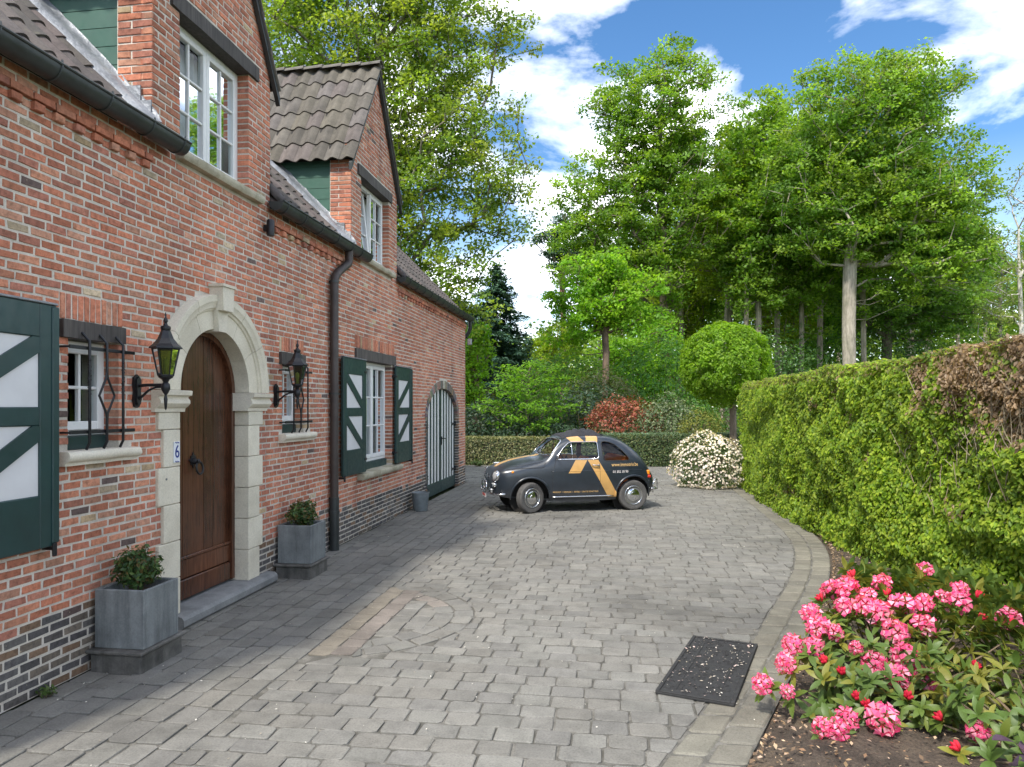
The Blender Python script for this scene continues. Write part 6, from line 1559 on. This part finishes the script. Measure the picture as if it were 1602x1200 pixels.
# white-flowering bush
wb = shrub('white_flowering_bush', 'low rounded bush covered in white blossom at the far end of the right hedge', (5.62, 16.75, .42), (.84, .8, .74), 5200, .055, [(.10, .15, .06), (.07, .11, .045), (.13, .18, .08)], 'leaf', 'bush', lump=.17)
P, Nn = blob_points(2900, (0, 0, .46), (.87, .83, .77), .95, .17, 2.4, None, 5.62); P[:, 2] = np.maximum(P[:, 2], .08)
P = P[np.array([mnoise.noise(tuple(p*2.7)) for p in P]) > -.32]; n0 = len(P); Vs, Fs, tn = [], [], []
ax = unit(nr.normal(size=(n0, 3))*.4+unit(P-np.array([0, 0, .2])))
for k in range(2):
    V, F = leaf_arrays(P, unit(ax+nr.normal(size=ax.shape)*.15), .052*(.7+.5*nr.random(n0)), .95, .12); Fs.append(F+sum(len(v) for v in Vs)); Vs.append(V)
link('blossom', np_mesh('blossom', np.concatenate(Vs), np.concatenate(Fs), np.repeat(tints(n0, [(.72, .66, .62), (.78, .74, .70), (.66, .56, .55)], .12), 2, 0)[:sum(len(f) for f in Fs)], M['petal']), wb)
# low clipped hedges at the back
def low_hedge(x0, x1, y0, y1, h0, h1, n, pal, top, label):
    t = empty('low_hedge', ((x0+x1)/2, (y0+y1)/2, -.04)); tag(t, label, 'hedge'); cx, cy = (x0+x1)/2, (y0+y1)/2
    u = nr.random(n); x = x0+(x1-x0)*u; hh = h0+(h1-h0)*u; k = nr.random(n); P = np.zeros((n, 3)); Nn = np.zeros((n, 3)); f = k < .5
    dep = nr.random(n)**2*.14; wob = np.array([.05*mnoise.noise((a*1.6, b*3, 1)) for a, b in zip(x, k*9)])
    P[:, 0] = x; P[f, 1] = (y0+dep+wob)[f]; P[f, 2] = (hh*nr.random(n))[f]; Nn[f] = (0, -1, .25)
    g = ~f; P[g, 1] = (y0+(y1-y0)*nr.random(n))[g]; P[g, 2] = (hh-dep*.7+wob)[g]; Nn[g] = (0, 0, 1)
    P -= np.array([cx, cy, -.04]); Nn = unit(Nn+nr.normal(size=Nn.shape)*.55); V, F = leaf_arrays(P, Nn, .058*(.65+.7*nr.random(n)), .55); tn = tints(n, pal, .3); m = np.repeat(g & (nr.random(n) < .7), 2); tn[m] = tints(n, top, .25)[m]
    link('foliage', np_mesh('foliage', V, F, tn, M['glossleaf']), t); b = MB(); b.box(x0+.1-cx, x1-.1-cx, y0+.16-cy, y1-.1-cy, .04, min(h0, h1)-.12, (.05, .045, .03)); b.build('light_blocking_core', M['bark'], t)  # plain dark box inside the leaves, added to block light
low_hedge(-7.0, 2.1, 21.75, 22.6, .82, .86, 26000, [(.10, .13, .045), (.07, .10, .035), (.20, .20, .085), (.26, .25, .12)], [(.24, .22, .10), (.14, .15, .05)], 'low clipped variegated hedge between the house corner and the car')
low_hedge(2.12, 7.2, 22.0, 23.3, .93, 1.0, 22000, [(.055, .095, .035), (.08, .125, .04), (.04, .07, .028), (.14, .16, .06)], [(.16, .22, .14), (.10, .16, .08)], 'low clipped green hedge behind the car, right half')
# ---------------------------------------------------------------- beech hedge on the right
def beech_hedge():
    y0, y1 = 3.2, 16.75; face = lambda y: np.interp(y, [3, 5, 6.2, 7.5, 9.2, 11, 13, 16.75], [7.15, 6.98, 6.85, 6.66, 6.42, 6.30, 6.24, 6.32]); H = lambda y: np.interp(y, [3, 6.5, 8, 12, 16.75], [2.36, 2.36, 2.30, 2.28, 2.28]); W_ = 1.1
    t = empty('beech_hedge', (6.9, 10, -.03)); tag(t, 'tall clipped beech hedge along the right side, with a patch of dry brown leaves', 'hedge'); org = np.array([6.9, 10, -.03])
    n = 175000; k = nr.random(n); w = np.array([1.0/max(v, 4)**.9 for v in np.linspace(y0, y1, 60)]); w /= w.sum()
    cell = nr.choice(60, n, p=w); y = y0+(y1-y0)*(cell+nr.random(n))/60; P = np.zeros((n, 3)); Nn = np.zeros((n, 3)); f = k < .74; e = k > .95; tp = ~(f | e)
    z = H(y)*nr.random(n)**.95; fx = face(y); no = np.array([mnoise.noise((a*1.1, c*1.3, 0))*.12+mnoise.noise((a*3.3, c*3.3, 7))*.09+mnoise.noise((a*8, c*8, 3))*.045 for a, c in zip(y, z)]); dep = nr.random(n)**1.6*.16
    P[:, 1] = y; P[f, 0] = (fx+no+dep-.03)[f]; P[f, 2] = z[f]; Nn[f] = (-1, -.25, .35)
    xx = fx+W_*nr.random(n); nt = np.array([mnoise.noise((a*1.4, c*1.4, 9))*.07+abs(mnoise.noise((a*4, c*4, 5)))*.07 for a, c in zip(y, xx)])
    P[tp, 0] = xx[tp]; P[tp, 2] = (H(y)+nt-dep*.5+.015)[tp]; Nn[tp] = (-.1, -.1, 1)
    P[e, 0] = (fx+W_*nr.random(n))[e]; P[e, 1] = (y1+.05-dep)[e]; P[e, 2] = (H(y)*nr.random(n))[e]; Nn[e] = (0, 1, .3)
    # rounded shoulder between face and top
    sh = f & (P[:, 2] > H(y)-.15); P[sh, 0] += (P[sh, 2]-(H(y)[sh]-.15))**2*3.0
    dead = np.array([mnoise.noise((b*.9, c*1.2, 21))+.6*mnoise.noise((b*3, c*3, 4)) for b, c in zip(P[:, 1], P[:, 2])])
    bias = np.clip((P[:, 2]-1.05)/.75, 0, 1)*np.clip((8.5-P[:, 1])/1.6, 0, 1)*.70+np.clip((P[:, 2]-2.1)/.2, 0, 1)*np.clip((9.5-P[:, 1])/3, 0, 1)*.05+np.exp(-((P[:, 1]-9.55)/.14)**2)*np.clip((P[:, 2]-1.3)/.4, 0, 1)*.7+np.clip((7.6-P[:, 1])/1.2, 0, 1)*.18
    brown = (dead*.8+bias) > (.42+.38*nr.random(n)); sp = np.where(brown, .046, .052)
    drp = nr.normal(size=(n, 3))*.6+np.array([0, 0, -1.])
    Nn = unit(Nn+np.array(SUN)*.7+nr.normal(size=Nn.shape)*.48); V, F = leaf_arrays(P-org, Nn, sp*(.6+.75*nr.random(n)), .58, .12, .12, drp); pal = [(.22, .325, .024), (.175, .28, .022), (.28, .38, .03), (.32, .40, .036), (.13, .225, .02)]
    tn = tints(n, pal, .28); m = np.repeat(brown, 2); tn[m] = tints(n, [(.34, .235, .14), (.26, .175, .10), (.44, .33, .22), (.20, .14, .085)], .3)[m]
    hi = np.repeat((P[:, 2] > 2.15) & ~brown & (nr.random(n) < .4), 2); tn[hi] = tints(n, [(.19, .20, .05), (.16, .19, .04), (.22, .17, .07)], .25)[hi]
    link('foliage', np_mesh('foliage', V, F, tn, M['leaf']), t)
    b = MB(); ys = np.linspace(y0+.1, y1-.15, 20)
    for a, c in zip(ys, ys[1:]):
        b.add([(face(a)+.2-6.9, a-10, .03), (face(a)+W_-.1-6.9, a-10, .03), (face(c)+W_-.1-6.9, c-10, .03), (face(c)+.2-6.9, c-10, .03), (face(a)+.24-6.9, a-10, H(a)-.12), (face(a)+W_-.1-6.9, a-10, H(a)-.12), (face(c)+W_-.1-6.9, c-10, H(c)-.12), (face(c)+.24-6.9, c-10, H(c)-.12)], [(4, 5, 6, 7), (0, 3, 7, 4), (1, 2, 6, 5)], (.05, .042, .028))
    b.build('light_blocking_core', M['bark'], t)  # dark core for the twiggy mass, added so light does not pass
    tw = MB(); r = random.Random(3)
    for i in range(900):
        y = r.uniform(4.6, 8.3); z = r.uniform(.9, 2.02); x = float(face(y))+r.uniform(-.02, .12); a = r.uniform(-1.1, 1.1); L = r.uniform(.12, .4); p = Vector((x-6.9, y-10, z+.03)); d = Vector((r.uniform(-.35, .05), math.sin(a), math.cos(a)*r.choice((1, 1, -1)))).normalized()
        if z < 1.25 and r.random() < .6: continue
        tw.tube([p, p+d*L*.5+Vector((r.uniform(-.02, .02), r.uniform(-.03, .03), 0)), p+d*L], [.0045, .0035, .0015], 4, tint=r.choice([(.30, .24, .17), (.22, .17, .11), (.38, .31, .23)]))
    tw.build('bare_twigs', M['bark'], t)
beech_hedge()
# ---------------------------------------------------------------- rhododendron in bloom
def leaf_piece(name, L, W_, tint, seed):
    b = MB(); n = 5; vs = []
    for i in range(n+1):
        s = i/n; w = W_*.5*math.sin(math.pi*min(1, s*.93+.05))**.8*(1 if s < .98 else .3); z = .10*L*math.sin(s*2.2)-.16*L*s*s
        vs += [(s*L, -w, z+.18*w), (s*L, 0, z), (s*L, w, z+.18*w)]
    b.add(vs, [(i*3+k, i*3+k+1, (i+1)*3+k+1, (i+1)*3+k) for i in range(n) for k in range(2)], tint); return b
LEAFV = [leaf_piece('leaf', .115, .036, c, i) for i, c in enumerate([(.11, .165, .03), (.085, .14, .028), (.15, .19, .032), (.21, .21, .035), (.09, .15, .03)])]
LEAFM = [b.mesh('leaf', M['glossleaf'], True) for b in LEAFV]
def truss_mesh(seed, r=.07, pale=1.0):
    rr = random.Random(seed); b = MB()
    for i in range(11):
        f = (i+.5)/11; th = math.acos(1-1.3*f)+rr.uniform(-.15, .15); ph = i*2.39996+rr.uniform(-.3, .3); d = Vector((math.sin(th)*math.cos(ph), math.sin(th)*math.sin(ph), math.cos(th))); c = d*r*rr.uniform(.42, .62)
        e = d.orthogonal().normalized(); g = d.cross(e)
        for k in range(5):
            a0 = 2*math.pi*k/5+rr.random()*.2; ps = []
            def pt(rad, aa, h): return c+(e*math.cos(aa)+g*math.sin(aa))*rad+d*h
            p = [c, pt(r*.16, a0-.32, r*.28), pt(r*.16, a0+.32, r*.28), pt(r*.52, a0-.46, r*.36+rr.uniform(-.2, .2)*r), pt(r*.52, a0+.46, r*.36+rr.uniform(-.2, .2)*r), pt(r*.68, a0, r*.28+rr.uniform(-.2, .2)*r)]
            t1 = rr.choice([(.72, .07, .22), (.76, .12, .28), (.66, .05, .17)]); t2 = rr.choice([(.82, .30, .43), (.83, .40, .50), (.76, .17, .31), (.80, .25, .39)])
            b.add(p, [(0, 1, 2)], (.62, .05, .14)); b.add(p, [(1, 3, 4, 2)], t2); b.add(p, [(3, 5, 4)], t1)
    return b.mesh('flower_truss', M['petal'], True)
def bud_mesh(seed):
    rr = random.Random(seed); b = MB()
    for i in range(7):
        a = i*2.4; d = Vector((math.cos(a)*.5*(i > 0), math.sin(a)*.5*(i > 0), 1)).normalized(); c = d*.012
        b.tube([c*.2, c+d*.012, c+d*.030, c+d*.045], [.004, .010, .011, .002], 5, tint=rr.choice([(.55, .02, .05), (.65, .04, .07), (.48, .015, .04)]))
    return b.mesh('flower_bud', M['petal'], True)
def rhodo(name, label, base, trusses, buds, whorl_fn, nwh, nleaf_obj, pal_shift=0):
    t = empty(name, (base[0], base[1], 0)); tag(t, label, 'bush'); O = Vector((base[0], base[1], 0))
    TMs = [truss_mesh(s) for s in range(4)]; BMs = [bud_mesh(s) for s in range(3)]; r = random.Random(8)
    def orient(p): return (Vector((p[0]-base[0], p[1]-base[1], .55))*1.0+Vector((r.uniform(-.2, .2), r.uniform(-.45, 0), .15))).normalized()
    tips = []
    for i, p in enumerate(trusses):
        o = link('flower_truss', TMs[i % 4], t); s = r.uniform(.72, 1.25)
        if i in (1, 27, 31, 34): s *= .7
        o.matrix_local = Matrix.Translation(Vector(p)-O) @ orient(p).to_track_quat('Z', 'Y').to_matrix().to_4x4() @ Matrix.Diagonal((s, s, s, 1)); tips.append((Vector(p)-orient(p)*.075, 9))
    for i, p in enumerate(buds):
        o = link('flower_bud', BMs[i % 3], t); o.matrix_local = Matrix.Translation(Vector(p)-O) @ orient(p).to_track_quat('Z', 'Y').to_matrix().to_4x4(); tips.append((Vector(p)-Vector((0, 0, .02)), 8))
    for i in range(nwh): tips.append((Vector(whorl_fn(r)), r.choice((6, 7, 8))))
    items = []
    for p, k in tips:
        d = orient(p); q = d.to_track_quat('Z', 'Y').to_matrix().to_4x4(); a0 = r.random()*6; mt = r.randrange(len(LEAFM)); mt = (mt+pal_shift) % len(LEAFM)
        for j in range(k):
            s = r.uniform(.6, 1.1); el = r.uniform(-.35, 1.0)
            mx = Matrix.Translation(p-O) @ q @ Matrix.Rotation(a0+j*2.4+r.uniform(-.5, .5), 4, 'Z') @ Matrix.Rotation(-el, 4, 'Y') @ Matrix.Diagonal((s, s, s, 1)); items.append((mx, mt if r.random() < .75 else r.randrange(len(LEAFM))))
    W_ = np.array([tuple((Matrix.Translation(O) @ m).translation) for m, _ in items]); x, y, z = project(W_); order = np.argsort(np.where((x > 0) & (x < 1602) & (y < 1200), z, 99)); big = set(int(i) for i in order[:nleaf_obj]); rest = MB()
    for i, (mx, mt) in enumerate(items):
        if i in big: o = link('leaf', LEAFM[mt], t); o.matrix_local = mx
        else: rest.add([mx @ Vector(v) for v in LEAFV[mt].v], LEAFV[mt].f, LEAFV[mt].t[0])
    tag(rest.build('foliage', M['glossleaf'], t, smooth=True, fix=False), kind='stuff')
    st = MB()
    for p, k in tips[::2]:
        q = p-O
        if q.length > .8: continue
        st.tube([(r.uniform(-.12, .12), r.uniform(-.12, .12), -.03), (q.x*.45, q.y*.45, q.z*.4), (q.x*.85, q.y*.85, q.z*.8), tuple(q)], [.012, .009, .006, .004], 5, tint=r.choice([(.13, .095, .06), (.18, .13, .08), (.11, .10, .05)]))
    st.build('stems', M['bark'], t)
def hgt(x, y): return max(.10, .14+.42*max(0, min(1, (y-4.05)/1.15))-.09*max(0, abs(x-5.3)-.6))
def wf(r):
    for _ in range(50):
        x, y = r.uniform(4.45, 6.7), r.uniform(4.05, 6.3)
        if x > 4.55+(y-4.2)*.42 and y > 4.25: break
    return (x, y, max(.03, hgt(x, y)-.07-r.random()**1.6*.36))
TL = [p for i, p in enumerate(TRUSS) if i not in (33, 34)]
rhodo('rhododendron', 'rhododendron bush in full pink bloom in the flower bed', (5.25, 4.75), TL, [b for b in BUDS if not (b[1] < 4.3 and b[0] > 5.2)], wf, 600, 230)
def wf2(r):
    x, y = r.uniform(5.25, 6.4), r.uniform(3.4, 4.55); return (x, y, max(.05, .10+.16*r.random()+.10*(y-3.4)))
rhodo('low_rhododendron', 'low yellow-green rhododendron with red buds at the bottom right', (5.8, 4.0), [TRUSS[33]], [b for b in BUDS if (b[1] < 4.3 and b[0] > 5.2)]+[(5.75, 4.2, .2)], wf2, 95, 200, 2)
# purple-leaved plant at the corner of the bed
pt_ = empty('purple_leaved_plant', (5.55, 3.42, 0)); tag(pt_, 'dark purple leaves poking in at the bottom right corner', 'plant'); pr = random.Random(4)
pm = [leaf_piece('leaf', .12, .075, c, 0).mesh('leaf', simple('purple_leaf_%d' % i, c, .5, 0, 20, .3, .1), True) for i, c in enumerate([(.035, .02, .035), (.06, .03, .055)])]
sm_ = MB()
for i in range(14):
    o = link('leaf', pm[i % 2], pt_); p = Vector((pr.uniform(-.24, .2), pr.uniform(-.05, .25), pr.uniform(.12, .36))); o.matrix_local = Matrix.Translation(p) @ Matrix.Rotation(pr.uniform(2.2, 4.6), 4, 'Z') @ Matrix.Rotation(pr.uniform(-.4, .4), 4, 'Y'); sm_.tube([(0, .1, 0), (p.x*.6, p.y*.7+.03, p.z*.7), tuple(p)], [.006, .004, .002], 5, tint=(.10, .05, .06))
sm_.build('stems', M['bark'], pt_)
# weeds at the foot of the wall
for (x, y, lab) in ((.06, 4.02, 'small weed growing at the foot of the wall left of the nearest plinth'), (-.6, 21.3, 'grass tuft at the foot of the low hedge beside the house corner')):
    s_ = 1 if x > 0 else 3.2
    small_shrub('weed', (x, y, .035*s_), (.07*s_, .05*s_, .03*s_), 90, lab, 'weed', .03*s_, [(.07, .12, .03), (.10, .15, .04)], None, .0)
# ---------------------------------------------------------------- neighbour's house
nh = empty('white_house', (-6.2, 44.5, 0)); tag(nh, 'white house half hidden behind the trees beyond the low hedge', 'house')
b = MB(); b.box(-4, 3.0, -1, 6, -.1, 4.0); b.build('wall', M['white'], nh); b = MB(); b.bbox(-4.3, 3.3, -1.3, 6.3, 4.0, 4.32, .05); b.build('flat_roof', M['zinc'], nh)
b = MB(); b.prism([(.2, 0), (3.6, 0), (3.6, 1.9), (1.9, 2.75), (.2, 1.9)], lambda p, q, w: (p, w, q), -3.2, -1.01); b.build('annex', M['panelwhite'], nh)
for sg in (-1, 1):
    b = MB(); b.prism([(1.9, 2.78), (1.9+sg*2.0, 1.78), (1.9+sg*2.0, 1.90), (1.9, 2.92)], lambda p, q, w: (p, w, q), -3.4, -1.02); b.build('annex_roof', M['tile'], nh)
for (x0, x1, z0, z1) in ((-2.6, -1.2, 1.0, 2.3), (-.6, .1, .1, 2.2), (.6, 2.2, 3.0, 3.7)):
    b = MB(); b.bbox(x0, x1, -1.05, -1.004, z0, z1, .01); w = b.build('window', M['white'], nh); b = MB(); b.box(x0+.08, x1-.08, -1.07, -1.052, z0+.08, z1-.08); b.build('pane', M['dark'], w)
